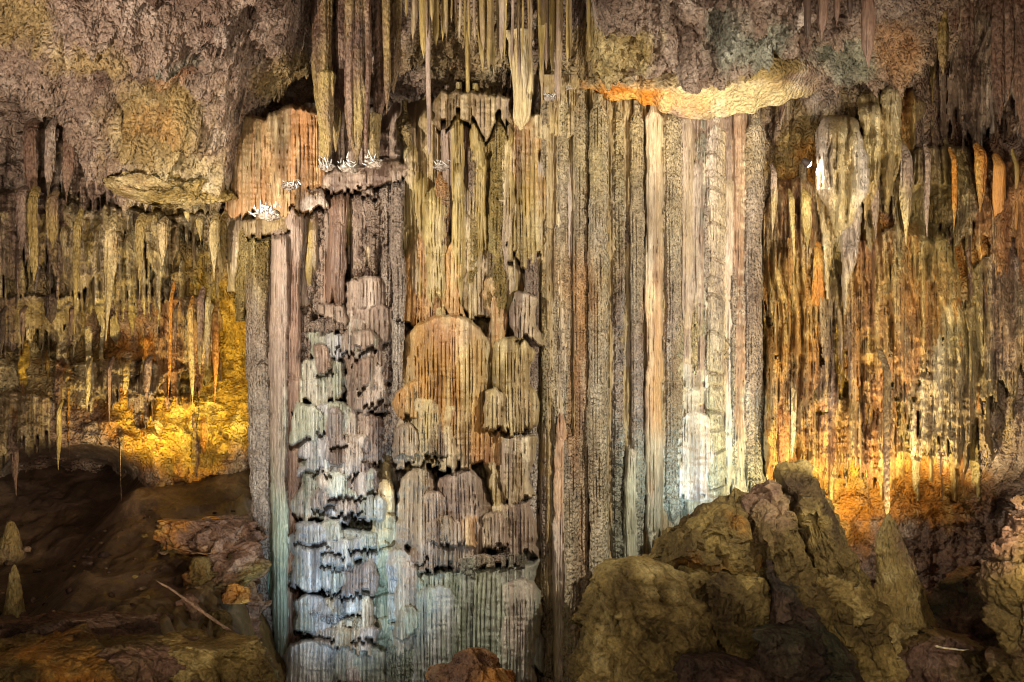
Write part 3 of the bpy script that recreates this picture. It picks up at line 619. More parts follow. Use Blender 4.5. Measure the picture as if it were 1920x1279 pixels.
# ================================================================== STALACTITES
ORD = ['first', 'second', 'third', 'fourth', 'fifth', 'sixth', 'seventh', 'eighth', 'ninth', 'tenth', 'eleventh', 'twelfth', 'thirteenth', 'fourteenth', 'fifteenth', 'sixteenth', 'seventeenth', 'eighteenth', 'nineteenth', 'twentieth']
ORD += ['twenty-' + o for o in ORD[:9]] + ['thirtieth'] + ['thirty-' + o for o in ORD[:9]]
def stalactite(cx, w, y0, y1, Y, pal, label, group=None, pal2=None, style='drip', tip=0.6, lean=0.0, name='stalactite', cat='stalactite', flat=0.9, back=0.0, root=0.0):
    """a hanging stone: full round, fluted, widest at the root, narrowing below 'tip' of its length"""
    SEED[0] += 1; s = SEED[0]; rng = np.random.default_rng(s)
    L = y1 - y0; nv = int(np.clip(L / 3.5, 14, 110)); M = int(np.clip(w * 1.5, 14, 72))
    t = np.concatenate([np.linspace(0, 0.97, nv), [0.985, 0.995, 1.0]])
    T, V = np.meshgrid(np.linspace(0, 2 * np.pi, M, endpoint=False), t)
    PYg = y0 + L * V
    z = CAMZ - (PYg - 639.5) * K * Y
    r = w / 2 * K * Y
    prof = (1 - 0.25 * V) * (1 - sm(tip, 1.02, V) ** 1.3 * 0.9) * np.sqrt(np.clip((1.002 - V) / 0.02, 0.0004, 1)) * (1 + 0.25 * sm(0.12, 0, V))
    if root: prof = prof * np.sqrt(np.clip(V / root, 0.0004, 1) * (2 - np.clip(V / root, 0, 1)))
    ca, sa = np.cos(T), np.sin(T)
    nr = int(np.clip(w / 3.2, 4, 18))
    ang = T + 0.5 * vn(ca * 1.4, sa * 1.4, z * 0.3, s)
    rib = np.abs(np.sin(ang * nr / 2 + rng.uniform(0, 6))) ** 0.7 - 0.6
    big = fbm(ca * 0.9 + s, sa * 0.9, z * 0.8, 3, s + 1)
    sml = fbm(ca * 2.2, sa * 2.2 + s, z * 4.5, 3, s + 2)
    rr = prof * (1 + 0.30 * rib + 0.42 * big + (0.16 if style == 'drip' else 0.06) * sml)
    X = (cx - 960) * K * Y + lean * K * Y * L * V + 0.05 * vn(z * 0.7, s, 0, s + 4) * V + r * rr * np.sin(T)
    Yv = Y - r * flat * rr * np.cos(T) + back * sm(0.22, 0.0, V) ** 1.5
    n1 = fbm(X * 2.5, Yv * 2, z * 0.5, 4, s + 5) + rng.uniform(-.25, .25); n2 = fbm(X * 4, Yv * 3, z * 0.9, 4, s + 6) + rng.uniform(-.25, .25)
    C = tint(pal, n1, n2)
    if pal2: C = mixc(C, tint(pal2, n1, n2), np.clip(0.5 + 1.5 * fbm(X * 1.2, s, z * 0.5, 3, s + 8), 0, 1))
    o = sheet(name, X, Yv, z, C, 'drip' if style == 'drip' else 'flute', origin=((cx - 960) * K * Y, Y, CAMZ - (y0 - 639.5) * K * Y), wrap=True)
    return tag(o, label, cat, group)

# the big pendant cluster above the crystal ledge
for cx, w, y0, y1, Y, pal, lab in [
    (606, 36, -60, 262, 29.2, 'olive', 'olive pendant at the left end of the big cluster at top centre'),
    (628, 30, -60, 285, 29.7, 'olive', 'dark olive pendant beside the leftmost of the big top cluster'),
    (668, 44, -60, 312, 28.9, 'olive', 'thick fluted pendant reaching the white crystal ledge'),
    (640, 22, -60, 215, 29.4, 'brown', 'narrow brown pendant just left of the thick fluted one'),
    (712, 30, -60, 250, 29.3, 'olive', 'long olive pendant just right of the thick fluted one'),
    (737, 34, -60, 175, 29.6, 'olive', 'shorter olive pendant at the right end of the big top cluster'),
    (592, 16, -60, 190, 29.4, 'olive', 'thin olive pendant at the far left of the big top cluster'),
    (655, 15, -60, 280, 28.7, 'olive', 'thin pendant clinging to the left of the thick fluted one'),
    (688, 15, -60, 295, 28.8, 'olive', 'thin pendant clinging to the right of the thick fluted one'),
    (724, 16, -60, 215, 29.0, 'olive', 'thin olive pendant between the long and the shorter right pendants'),
    (612, 30, 130, 318, 29.0, 'olive', 'pale tapering pendant tip below the olive pendants'),
    (700, 26, 210, 318, 29.2, 'olive', 'slim pendant touching the right end of the crystal ledge')]:
    stalactite(cx, w, y0, y1, Y, pal, lab, 'pendants of the big top cluster', 'brown', style='drip', tip=0.72, cat='stalactite', root=0.1 if y0 > 0 else 0)
stalactite(803, 9, -60, 292, 28.6, 'mauve', 'long thin straight rod hanging alone left of the straw curtain', style='flute', tip=0.95)
stalactite(876, 9, 60, 230, 29.4, 'olive', 'thin rod hanging over the dark shelf under the straws', style='flute', tip=0.9)
# straw curtain, top centre
rng = random.Random(4)
xs = [764 + 9.0 * i for i in range(35)]
for i, x in enumerate(xs):
    L = 70 + 70 * sm(800, 980, np.array(float(x))) + rng.uniform(-35, 30)
    stalactite(x + rng.uniform(-4, 4), 5 + 10 * rng.random() ** 2, -60, L + rng.uniform(-25, 25), 28.0 + rng.uniform(-.3, .5), 'olive', '%s straw from the left in the hanging fringe at top centre' % ORD[i], 'straw fringe at top centre', 'mauve' if i % 3 else None, 'flute', .8)
stalactite(978, 40, 60, 245, 29.3, 'cream', 'pale flared pendant where the straw fringe meets the column', style='flute', tip=.85)
for x, y1 in ((1105, 90), (1180, 128)):
    stalactite(x, 8, -10, y1, 27.5, 'olive', 'thin straw %s on the olive ceiling right of the straw fringe' % ('nearer' if x < 1150 else 'farther'), 'lone ceiling straws', None, 'flute', .9)
# dark silhouettes at the top right
for i, (x, w, y1) in enumerate([(1513, 15, 82), (1543, 22, 70), (1570, 13, 48), (1592, 14, 36), (1630, 26, 128)]):
    stalactite(x, w, -60, y1, 25.5, 'dark', ['leftmost', 'second', 'third', 'fourth', 'longest and rightmost'][i] + ' of the dark brown stalactites along the top right edge', 'dark stalactites at the top right', 'brown', 'flute', .7)
for i, (x, w, y0, y1, pal) in enumerate([(1660, 30, -40, 30, 'olive'), (1700, 26, -40, 34, 'olive'), (1768, 18, 10, 142, 'olive'), (1792, 22, -60, 70, 'brown'), (1815, 26, -60, 110, 'brown'), (1846, 28, -60, 60, 'dark_green'), (1872, 26, -60, 235, 'brown'), (1893, 22, -60, 190, 'brown'), (1915, 30, -60, 260, 'brown'), (1945, 30, -60, 230, 'brown')]):
    stalactite(x, w, y0, y1, 28.4 - 0.1 * i, pal, '%s stalactite from the left in the brown row along the upper right corner' % ORD[i], 'brown row in the upper right corner', 'brown', 'drip', .7)

def row(name_, spec, group, words, pals, Y, wr, style='drip', tip=.6, seed=1, dY=.3, back=0.3):
    """a row of stalactites: spec is a list of (px, root row, tip row)"""
    rg = random.Random(seed)
    spec = sorted(spec)
    for i, (x, a, b) in enumerate(spec):
        p = rg.choice(pals)
        stalactite(x, wr[0] * .8 + (wr[1] * 1.3 - wr[0] * .8) * rg.random() ** 1.6, a, b, Y(x) + rg.uniform(-dY, dY), p, '%s stalactite from the left %s' % (ORD[i], words), group, rg.choice(pals), style, rg.uniform(tip - .3, tip + .15), rg.uniform(-.03, .03), back=back, root=rg.uniform(.12, .4))
def spread_spec(x0, x1, n, top, bot, seed, jt=20, jb=60):
    rg = random.Random(seed); out = []
    for i in range(n):
        x = x0 + (x1 - x0) * (i + .5 + rg.uniform(-.35, .35)) / n
        out.append((x, (top(x) if callable(top) else top) + rg.uniform(-jt, jt), (bot(x) if callable(bot) else bot) + rg.uniform(-jb, jb)))
    return out
# flowstone curtains that clothe the side walls
for (x0, x1, y0, y1, b_, fl, p1, p2, rag, lab) in [
    (128, 298, 386, 560, 31.6, 10, 'olive', 'cream', 50, 'broad olive curtain hanging on the left wall under the dark shelf'),
    (44, 232, 235, 366, 32.0, 8, 'mauve', 'brown', 16, 'mauve curtain under the left ceiling edge'),
    (-40, 136, 356, 500, 31.3, 9, 'olive', 'brown', 40, 'olive and brown curtain at the left frame edge'),
    (292, 476, 396, 480, 31.8, 9, 'cream', 'olive', 34, 'pale short curtain between the left wall and the column'),
    (296, 412, 552, 715, 32.9, 7, 'olive', 'amber', 34, 'brown streaked curtain above the yellow lit slope'),
    (146, 304, 672, 765, 32.7, 7, 'olive', 'brown', 24, 'small dull curtain left of the yellow lit slope'),
    (-40, 170, 552, 640, 32.5, 9, 'brown', 'olive', 24, 'dark curtain halfway up the left frame edge'),
    (-40, 90, 735, 850, 33.0, 9, 'brown', 'olive', 24, 'ragged brown curtain over the dark hollow'),
    (1428, 1540, 330, 640, 31.9, 9, 'olive', 'amber', 50, 'tan and amber curtain directly beside the column'),
    (1428, 1570, 590, 790, 31.7, 9, 'amber', 'olive', 40, 'amber curtain low beside the column'),
    (1428, 1690, 745, 905, 31.6, 9, 'yellow', 'amber', 24, 'golden curtain just above the rock pile'),
    (1520, 1680, 440, 740, 31.8, 8, 'amber', 'brown', 60, 'rusty streaked curtain below the cream pendants'),
    (1630, 1790, 410, 700, 31.4, 9, 'olive', 'amber', 60, 'grey tan curtain in the middle of the right wall'),
    (1700, 1850, 560, 850, 31.1, 9, 'cream', 'olive', 50, 'pale long curtain above the right hollow'),
    (1836, 1980, 300, 490, 30.4, 11, 'orange', 'amber', 30, 'orange curtain cut by the right frame edge'),
    (1826, 1980, 470, 720, 30.6, 9, 'olive', 'brown', 40, 'olive curtain low on the right frame edge'),
    (1596, 1720, 160, 430, 31.3, 10, 'cream', 'olive', 40, 'pale olive curtain right of the cream pendants'),
    (1690, 1850, 270, 450, 31.2, 9, 'mauve', 'olive', 34, 'mixed grey curtain at the upper right'),
    (1776, 1990, -80, 220, 30.6, 10, 'brown', 'mauve', 40, 'dark brown curtain in the upper right corner')]:
    tier(x0, x1, y0, y1, .85 if x1 < 480 and y0 < 520 else .55, .75, .12, 0, fl * .62, p1, p2, .45, .08, rag, name='drapery', p=2.4, mat='drip', to='left' if x1 < 900 else 'right')
rg = random.Random(9)
def scatter(to, n, xr, yr_, lr, pals, wr=(4, 17), hr=(.02, .38)):
    for q in range(n):
        x, y = rg.uniform(*xr), rg.uniform(*yr_); L = lr[0] + (lr[1] - lr[0]) * rg.random() ** 1.8
        drip(x, wr[0] + (wr[1] - wr[0]) * rg.random() ** 1.7, y, y + L, rg.uniform(*hr), rg.choice(pals), rg.choice(pals), to, rg.uniform(-.05, .05), rg.uniform(.08, .45), rg.uniform(.2, .8))
scatter('right', 90, (1430, 1640), (380, 700), (60, 330), ['amber', 'orange', 'olive', 'amber', 'cream', 'yellow'])
scatter('right', 60, (1430, 1680), (640, 830), (50, 170), ['yellow', 'amber', 'orange', 'cream'])
scatter('right', 100, (1630, 1860), (380, 720), (60, 330), ['olive', 'cream', 'amber', 'amber', 'olive', 'brown'])
scatter('right', 45, (1800, 1980), (250, 700), (60, 280), ['olive', 'amber', 'orange', 'brown'])
scatter('right', 40, (1430, 1860), (180, 420), (50, 200), ['olive', 'mauve', 'cream', 'brown'])
scatter('right', 40, (1740, 1990), (-60, 150), (60, 240), ['brown', 'mauve', 'olive'])
scatter('left', 40, (-50, 300), (230, 420), (40, 180), ['mauve', 'olive', 'brown'])
scatter('left', 50, (-50, 460), (400, 620), (40, 200), ['olive', 'cream', 'brown'])
scatter('left', 50, (-50, 460), (600, 800), (30, 150), ['olive', 'amber', 'brown', 'yellow'])
scatter('left', 60, (120, 310), (380, 470), (60, 220), ['olive', 'cream', 'olive', 'cream'], (6, 24), (.3, .9))
scatter('left', 26, (-40, 130), (350, 420), (60, 170), ['olive', 'cream', 'brown'], (6, 22), (.3, .8))
scatter('left', 26, (40, 235), (225, 270), (60, 130), ['mauve', 'pink', 'brown'], (6, 22), (.3, .8))
for a in [(1572, 88, 216, 470, 1.7, 'cream', 'pink', 0, .16, .5), (1548, 34, 300, 560, 1.15, 'cream', None, .02, .3, .4), (1592, 40, 280, 590, 1.3, 'cream', 'pink', -.02, .2, .4), (1570, 26, 400, 640, .45, 'olive', 'cream', 0, .2, .4), (1632, 46, 190, 430, 1.0, 'cream', 'olive', -.03, .15, .5), (1676, 44, 150, 400, .9, 'olive', 'cream', -.04, .15, .5), (1700, 30, 160, 330, .4, 'olive', 'orange', .0, .15, .5), (1545, 30, 235, 330, .6, 'pink', 'cream', 0, .3, .8)]:
    drip(a[0], a[1], a[2], a[3], a[4], a[5], a[6], 'right', a[7], a[8], a[9])
def build_curtain(to, x0, x1, y0, y1, label):
    xs = np.arange(x0, x1, 1.9); ys = np.arange(y0, y1, 2.6); px, py = np.meshgrid(xs, ys)
    Wb = wall_depth(px, py); X, Z = (px - 960) * K * Wb, CAMZ - (py - 639.5) * K * Wb
    C = wall_colour(px, py, X, Wb, Z); H = np.zeros_like(px) - .02
    px, py, own = fuse(ELEMS[to], xs, ys, H, C)
    root = empty('dripstone_curtain', tuple(P((x0 + x1) / 2, y0, 31.5))); tag(root, label, 'dripstone')
    split(px, py, Wb - H, C, own, ELEMS[to], root)
build_curtain('left', -60, 478, 200, 940, 'ragged olive and brown dripstone clothing the left wall')
build_curtain('right', 1426, 1990, -80, 940, 'dense amber and tan dripstone clothing the right wall')
# left wall rows
row('', spread_spec(40, 230, 5, 215, 372, 11, 15, 30), 'mauve row on the left wall', 'in the mauve row under the left ceiling edge', ['mauve', 'brown'], lambda x: 31.6, (11, 24), seed=11)
row('', [(145, 385, 625), (208, 395, 640), (262, 396, 560)], 'long olive curtain on the left wall', 'in the long olive curtain on the left wall', ['olive', 'olive', 'cream'], lambda x: 31.2, (16, 26), 'drip', .45, 12, .25)
row('', spread_spec(-30, 128, 4, 352, 500, 13, 12, 60), 'short fringe at the left edge', 'in the short fringe at the left frame edge', ['olive', 'brown', 'mauve'], lambda x: 30.8, (10, 20), seed=13)
row('', spread_spec(298, 440, 5, lambda x: 398, lambda x: 470 + 40 * math.sin(x / 20), 14, 12, 30), 'pale short fringe left of the column', 'in the pale short fringe just left of the column', ['cream', 'olive'], lambda x: 31.4, (11, 22), seed=14)
row('', spread_spec(306, 415, 6, 545, lambda x: 720, 15, 20, 55), 'brown curtain over the yellow slope', 'in the brown curtain over the yellow lit slope', ['amber', 'olive', 'brown'], lambda x: 32.2, (9, 20), seed=15)
row('', spread_spec(150, 300, 4, 670, lambda x: 780, 16, 15, 40), 'small fringe left of the yellow slope', 'in the small fringe left of the yellow slope', ['olive', 'brown', 'amber'], lambda x: 32.0, (9, 17), seed=16)
row('', spread_spec(-20, 160, 4, 560, lambda x: 640, 17, 20, 35), 'dark mid fringe at the left edge', 'in the dark fringe halfway up the left edge', ['brown', 'olive', 'dark'], lambda x: 32.0, (10, 22), seed=17)
row('', spread_spec(-20, 120, 5, 740, lambda x: 860, 18, 15, 30), 'fringe over the dark hollow', 'over the dark hollow at lower left', ['brown', 'olive'], lambda x: 32.6, (12, 22), seed=18)
# right wall rows
yr = lambda x: 30.7 - 1.6 * max(0, (x - 1560) / 360.0) ** 1.5
row('', [(1452, 300, 450), (1484, 350, 500), (1512, 350, 470), (1640, 300, 450)], 'pale upper row on the right wall', 'in the pale upper row on the right wall', ['olive', 'mauve'], lambda x: yr(x) + .2, (10, 20), 'drip', .5, 21, .2)
row('', spread_spec(1440, 1650, 4, 500, lambda x: 720, 22, 80, 110), 'amber curtain on the right wall', 'in the amber curtain beside the column', ['amber', 'orange', 'amber', 'olive', 'brown'], lambda x: yr(x) + .3, (10, 24), seed=22)
row('', spread_spec(1432, 1670, 5, 700, lambda x: 870, 23, 60, 60), 'low yellow curtain on the right wall', 'in the low yellow curtain above the boulders', ['yellow', 'amber', 'orange', 'cream'], lambda x: yr(x) + .1, (9, 22), seed=23)
row('', spread_spec(1640, 1850, 6, 470, lambda x: 700 + 60 * math.sin(x / 25), 24, 80, 90), 'tan curtain on the right wall', 'in the tan curtain right of the amber one', ['olive', 'cream', 'amber'], lambda x: yr(x) + .3, (10, 24), seed=24)
row('', spread_spec(1650, 1840, 5, 660, lambda x: 845, 25, 70, 60), 'pale low curtain on the right wall', 'in the pale low curtain over the hollow', ['cream', 'olive', 'amber'], lambda x: yr(x) + .3, (9, 22), seed=25)
row('', spread_spec(1850, 1960, 3, 300, lambda x: 480, 26, 30, 50), 'orange curtain at the right edge', 'in the orange curtain at the right frame edge', ['amber', 'orange', 'olive'], lambda x: yr(x) + .1, (10, 20), 'flute', seed=26)
row('', spread_spec(1836, 1960, 4, 500, lambda x: 700, 27, 50, 60), 'olive curtain at the right edge', 'in the olive curtain low at the right frame edge', ['olive', 'brown', 'mauve'], lambda x: yr(x) + .1, (10, 18), seed=27)
row('', spread_spec(1690, 1850, 4, 300, lambda x: 450, 28, 50, 60), 'mixed fringe at upper right', 'in the mixed fringe right of the cream pendants', ['olive', 'mauve', 'amber', 'brown'], lambda x: yr(x) - .1, (12, 26), seed=28)
stalactite(1664, 15, 640, 972, 29.0, 'olive', 'long slim stalactite hanging over the pointed stalagmite', None, 'brown', 'drip', .9, back=.8, root=.2)
# left hollow: thin columns
stalactite(29, 14, 790, 930, 32.6, 'brown', 'thin stalactite reaching into the dark hollow at far left', style='drip', tip=.5, root=.2)
stalactite(226, 8, 836, 948, 32.6, 'brown', 'thin crooked pillar standing at the dark hollow on the left', style='drip', tip=1.2)

# ================================================================== BOULDERS AND LUMPS
def lump(name, rows_, Y, depth, label, cat, pal, pal2=None, mat='boulder', rough_=1.0, ridge=0.0, slant=0.0, seedv=0, parent=None, group=None, crag=0.0, box=.8):
    """a rock lofted through its widths (row, left, right) with real thickness 'depth' (ratio of width)"""
    s = zlib.crc32(label.encode()) % 5000 + seedv
    a = np.array(rows_, float)
    ys = np.linspace(a[0, 0], a[-1, 0], int(np.clip((a[-1, 0] - a[0, 0]) / 2.8, 30, 230)))
    lo, hi = np.interp(ys, a[:, 0], a[:, 1]), np.interp(ys, a[:, 0], a[:, 2])
    ker = np.array([1, 2, 3, 2, 1]) / 9.0
    def smooth(v): return np.convolve(np.pad(v, 2, 'edge'), ker, 'valid')
    lo, hi = smooth(lo), smooth(hi)
    M = int(np.clip((hi - lo).max() * 1.1, 40, 420))
    T, PYg = np.meshgrid(np.linspace(0, 2 * np.pi, M, endpoint=False), ys)
    c, w = ((lo + hi) / 2)[:, None], ((hi - lo) / 2)[:, None]
    v = ((PYg - a[0, 0]) / (a[-1, 0] - a[0, 0]))
    cap = np.sqrt(np.clip(v / 0.05, 0.0, 1) * (2 - np.clip(v / 0.05, 0, 1))); cap[0] = 0
    sgn = lambda q, e: np.sign(q) * np.abs(q) ** e
    sx, cy = sgn(np.sin(T), box), sgn(np.cos(T), box)
    r = w * K * Y
    X = (c - 960) * K * Y + r * sx * cap; Yv = Y - r * depth * cy * cap + slant * (1 - v)
    Z = CAMZ - (PYg - 639.5) * K * Y + 0 * T
    iso = fbm(X * 0.6, Yv * 0.6 + s, Z * 0.6, 5, s, 0.55)
    rg = fbm(X * 1.7 + 0.5 * iso, Yv * 1.7 + s, Z * 1.7, 5, s + 3, 0.55, True)
    dg = fbm((X + 0.65 * Z) * 1.5, Yv * 0.4 + s, (Z - X) * 0.12, 3, s + 5, 0.5, True)
    fc = fbm(X * 3.6, Yv * 3.6 + s, Z * 3.6, 3, s + 21, 0.6, True)
    blk = np.round(fbm(X * 0.9, Yv * 0.9, Z * 1.4 + s, 2, s + 23) * 4) / 4
    ctr = np.array((X.mean(), Yv.mean(), Z.mean())); ext = np.array((np.ptp(X), np.ptp(Yv), np.ptp(Z))) / 2 + 1e-6
    rgp = np.random.default_rng(s + 50)
    for q in range(26 if rough_ > .6 and not crag else 0):
        nn = rgp.normal(0, 1, 3) * (1, .8, .9); nn /= np.linalg.norm(nn); g = ((X - ctr[0]) / ext[0]) * nn[0] + ((Yv - ctr[1]) / ext[1]) * nn[1] + ((Z - ctr[2]) / ext[2]) * nn[2]
        cut = np.maximum(0, g - rgp.uniform(.74, 1.05)) * .85
        X = X - cut * nn[0] * ext[0]; Yv = Yv - cut * nn[1] * ext[1]; Z = Z - cut * nn[2] * ext[2]
    D = rough_ * (0.38 * iso + 0.30 * rg + 0.10 * fc + 0.32 * facet(X * 1.1 + .4 * iso, Yv * 1.1, Z * 1.1 + s * .37, s + 23) + .12 * facet(X * 3.1, Yv * 3.1, Z * 3.1 + s * .37, s + 24)) + ridge * dg
    if crag:
        q = .80 * X + .60 * Z; tt = .6 * X - .8 * Z; wq = .45 * fbm(X * .8, s, Z * .8, 3, s + 31)
        edge = sm(-.6, 1.6, X - X.mean())
        rd = facet(q * .95 + wq, Yv * .5 + s * .1, tt * .26 + .3 * wq, s + 33)
        ck = facet(X * 1.0 + wq, Yv * .9 + s * .1, Z * 1.0 + wq, s + 35) + .4 * facet(X * 2.9 + wq, Yv * 2.9, Z * 2.9, s + 36)
        D = D * .55 + crag * (edge * 1.0 * rd + (1 - .55 * edge) * .8 * ck) * (.35 + .65 * sm(0, .25, v))
    D = D * np.minimum(1, 0.25 + r / 0.8) * cap
    nx, ny = np.sin(T), -np.cos(T)
    X = X + nx * D * 0.8; Yv = Yv + ny * D; Z = Z + 0.25 * D * cap
    n1 = fbm(X * 1.0, Yv * 1.0 + s, Z * 1.0, 5, s + 7); n2 = fbm(X * 2.2, Yv * 2.2 + s, Z * 2.2, 5, s + 8)
    C = tint(pal, n1, n2)
    if pal2: C = mixc(C, tint(pal2, n1, n2), sm(-.15, .35, fbm(X * 0.7, Yv * 0.7 + s, Z * 0.7, 4, s + 11)))
    xm = float(a[-1, 1] + a[-1, 2]) / 2
    o = sheet(name, X, Yv, Z, C, mat, parent, origin=((xm - 960) * K * Y, Y, CAMZ - (a[-1, 0] - 639.5) * K * Y), wrap=True)
    return tag(o, label, cat, group)

def hull_rock(name, poly, Yf, Yb, label, cat, pal, pal2, rough_=1.0):
    """a broken block: the convex hull of its outline at three depths, then split finely and chipped"""
    import bmesh
    sd = zlib.crc32(label.encode()) % 5000; rg = np.random.default_rng(sd)
    pl = np.array(poly, float); c = pl.mean(0); pts = []
    for f, sh in ((0.0, .62), (.3, .93), (.55, 1.0), (1.0, .95)):
        Y = Yf + (Yb - Yf) * f
        for q in pl:
            qq = c + (q - c) * (sh + rg.uniform(-.12, .04) * (f < .5)) 
            pts.append(P(qq[0], qq[1], Y + rg.uniform(-.12, .12)))
    bm = bmesh.new()
    for p in pts: bm.verts.new(p)
    r = bmesh.ops.convex_hull(bm, input=bm.verts)
    junk = [v for v in bm.verts if not v.link_faces]
    bmesh.ops.delete(bm, geom=junk, context='VERTS')
    bmesh.ops.triangulate(bm, faces=bm.faces)
    for k in range(6):
        L = [e for e in bm.edges if e.calc_length() > .13]
        if not L: break
        bmesh.ops.subdivide_edges(bm, edges=L, cuts=1); bmesh.ops.triangulate(bm, faces=bm.faces)
    bm.normal_update()
    me = bpy.data.meshes.new(name); bm.to_mesh(me); bm.free()
    n = len(me.vertices); v = np.zeros(n * 3, np.float32); me.vertices.foreach_get('co', v); v = v.reshape(-1, 3)
    no = np.zeros(n * 3, np.float32); me.vertices.foreach_get('normal', no); no = no.reshape(-1, 3)
    x, y, z = v[:, 0], v[:, 1], v[:, 2]
    D = .16 * facet(x * 1.3, y * 1.3, z * .9 + sd, sd) + .10 * facet(x * 3.2, y * 3.2, z * 2.6 + sd, sd + 9) + .10 * fbm(x * 1.6, y * 1.6, z * 1.6 + sd, 5, sd, .6) + .05 * fbm(x * 6, y * 6, z * 6, 3, sd + 5, .6, True)
    v = v + no * (D * rough_)[:, None]
    n1 = fbm(x * 1.0, y * 1.0 + sd, z * 1.0, 5, sd + 7); n2 = fbm(x * 2.2, y * 2.2 + sd, z * 2.2, 5, sd + 8)
    C = mixc(tint(pal, n1, n2), tint(pal2, n1, n2), sm(-.15, .35, fbm(x * .8, y * .8 + sd, z * .8, 4, sd + 11)))
    o0 = v[np.argmin(v[:, 2])]; v = v - o0
    me.vertices.foreach_set('co', v.astype(np.float32).ravel())
    at = me.color_attributes.new('mineral', 'FLOAT_COLOR', 'POINT'); at.data.foreach_set('color', np.concatenate([C, np.ones((n, 1))], 1).astype(np.float32).ravel())
    me.polygons.foreach_set('use_smooth', np.ones(len(me.polygons), bool)); me.update(); me.set_sharp_from_angle(angle=R(24)); me.materials.append(MAT['boulder'])
    o = bpy.data.objects.new(name, me); o.location = o0
    return tag(link(o), label, cat)
lump('boulder', [(985, 1300, 1480), (1002, 1250, 1500), (1045, 1200, 1545), (1100, 1165, 1590), (1160, 1140, 1630), (1279, 1120, 1680), (1480, 1090, 1740)], 25.8, .42, 'broad olive rock mass behind the slabs of the lower right pile', 'rock', 'rock', 'olive', crag=.62)
hull_rock('rock_slab', [(1466, 882), (1502, 878), (1524, 908), (1566, 985), (1645, 1130), (1726, 1279), (1750, 1480), (1640, 1480), (1585, 1200), (1530, 1080), (1484, 970)], 24.5, 26.2, 'steep leaning slab with a squared tip at the peak of the pile', 'rock slab', 'rock', 'olive')
hull_rock('rock_slab', [(1392, 935), (1436, 900), (1464, 920), (1500, 1005), (1560, 1110), (1650, 1290), (1660, 1480), (1560, 1480), (1465, 1160), (1418, 1020)], 24.2, 25.7, 'second leaning slab just left of the steep one on the pile', 'rock slab', 'rock', 'brown')
hull_rock('boulder', [(1244, 1020), (1258, 996), (1310, 978), (1378, 928), (1420, 945), (1448, 1030), (1440, 1085), (1320, 1100), (1236, 1060)], 24.3, 26.0, 'ochre block at the upper left shoulder of the pile', 'boulder', 'rock', 'amber')
hull_rock('boulder', [(1228, 1070), (1330, 1052), (1440, 1066), (1476, 1150), (1452, 1290), (1440, 1480), (1200, 1480), (1206, 1180)], 23.9, 25.9, 'large mottled block in the middle of the pile', 'boulder', 'rock', 'olive')
hull_rock('rock_slab', [(1440, 1056), (1476, 1070), (1560, 1180), (1645, 1296), (1650, 1480), (1480, 1480), (1440, 1210)], 23.6, 24.8, 'dark green slab in front of the two leaning ones', 'rock slab', 'dark_green', 'dark')  # shaded rock face, its shade put into the dark green colour
lump('boulder', [(1042, 1178, 1208), (1060, 1135, 1240), (1100, 1112, 1285), (1160, 1092, 1310), (1200, 1086, 1325), (1279, 1078, 1340), (1480, 1050, 1380)], 23.6, .7, 'rounded olive boulder at the left foot of the craggy rock', 'boulder', 'rock', 'olive', crag=.25)
lump('boulder', [(1175, 1440, 1480), (1200, 1420, 1530), (1240, 1410, 1570), (1290, 1400, 1600), (1480, 1380, 1640)], 23.0, .5, 'dark mossy boulder at the right foot of the craggy rock', 'boulder', 'dark_green', 'dark', crag=.5)  # dark green stands for shade on this rock; no moss grows there
lump('boulder', [(1225, 1300, 1380), (1250, 1280, 1420), (1290, 1262, 1450), (1480, 1240, 1500)], 22.6, .6, 'low dark brown boulder at the bottom before the craggy rock', 'boulder', 'brown', 'dark', crag=.3)
lump('boulder', [(900, 1912, 2010), (950, 1902, 2040), (1020, 1894, 2070), (1100, 1878, 2090), (1170, 1864, 2110), (1230, 1884, 2120), (1279, 1900, 2130), (1480, 1910, 2160)], 21.5, .6, 'tall olive boulder cut off by the right frame edge', 'boulder', 'rock', 'brown')
lump('stalagmite', [(962, 1660, 1670), (985, 1654, 1680), (1030, 1648, 1698), (1070, 1646, 1712), (1100, 1646, 1726), (1150, 1640, 1745), (1279, 1625, 1770), (1420, 1610, 1800)], 27.4, .9, 'pointed olive stalagmite right of the rock pile', 'stalagmite', 'olive', 'brown', 'drip', .45)
lump('boulder', [(1185, 1760, 1800), (1210, 1720, 1850), (1250, 1700, 1880), (1300, 1690, 1900), (1480, 1660, 1930)], 25.0, .7, 'low brown boulder between the pile and the right boulder', 'boulder', 'brown', 'rock')
lump('boulder', [(1060, 1790, 1815), (1090, 1770, 1850), (1140, 1750, 1862), (1200, 1740, 1870), (1300, 1735, 1890)], 27.4, .7, 'rough brown boulder deep in the hollow at lower right', 'boulder', 'brown', 'dark_green', rough_=1.3)
lump('boulder', [(1214, 858, 905), (1230, 828, 932), (1255, 812, 944), (1300, 800, 950), (1420, 790, 960)], 26.6, .8, 'smooth orange rounded boulder at the foot of the column', 'boulder', 'orange', 'brown', 'boulder', .7)
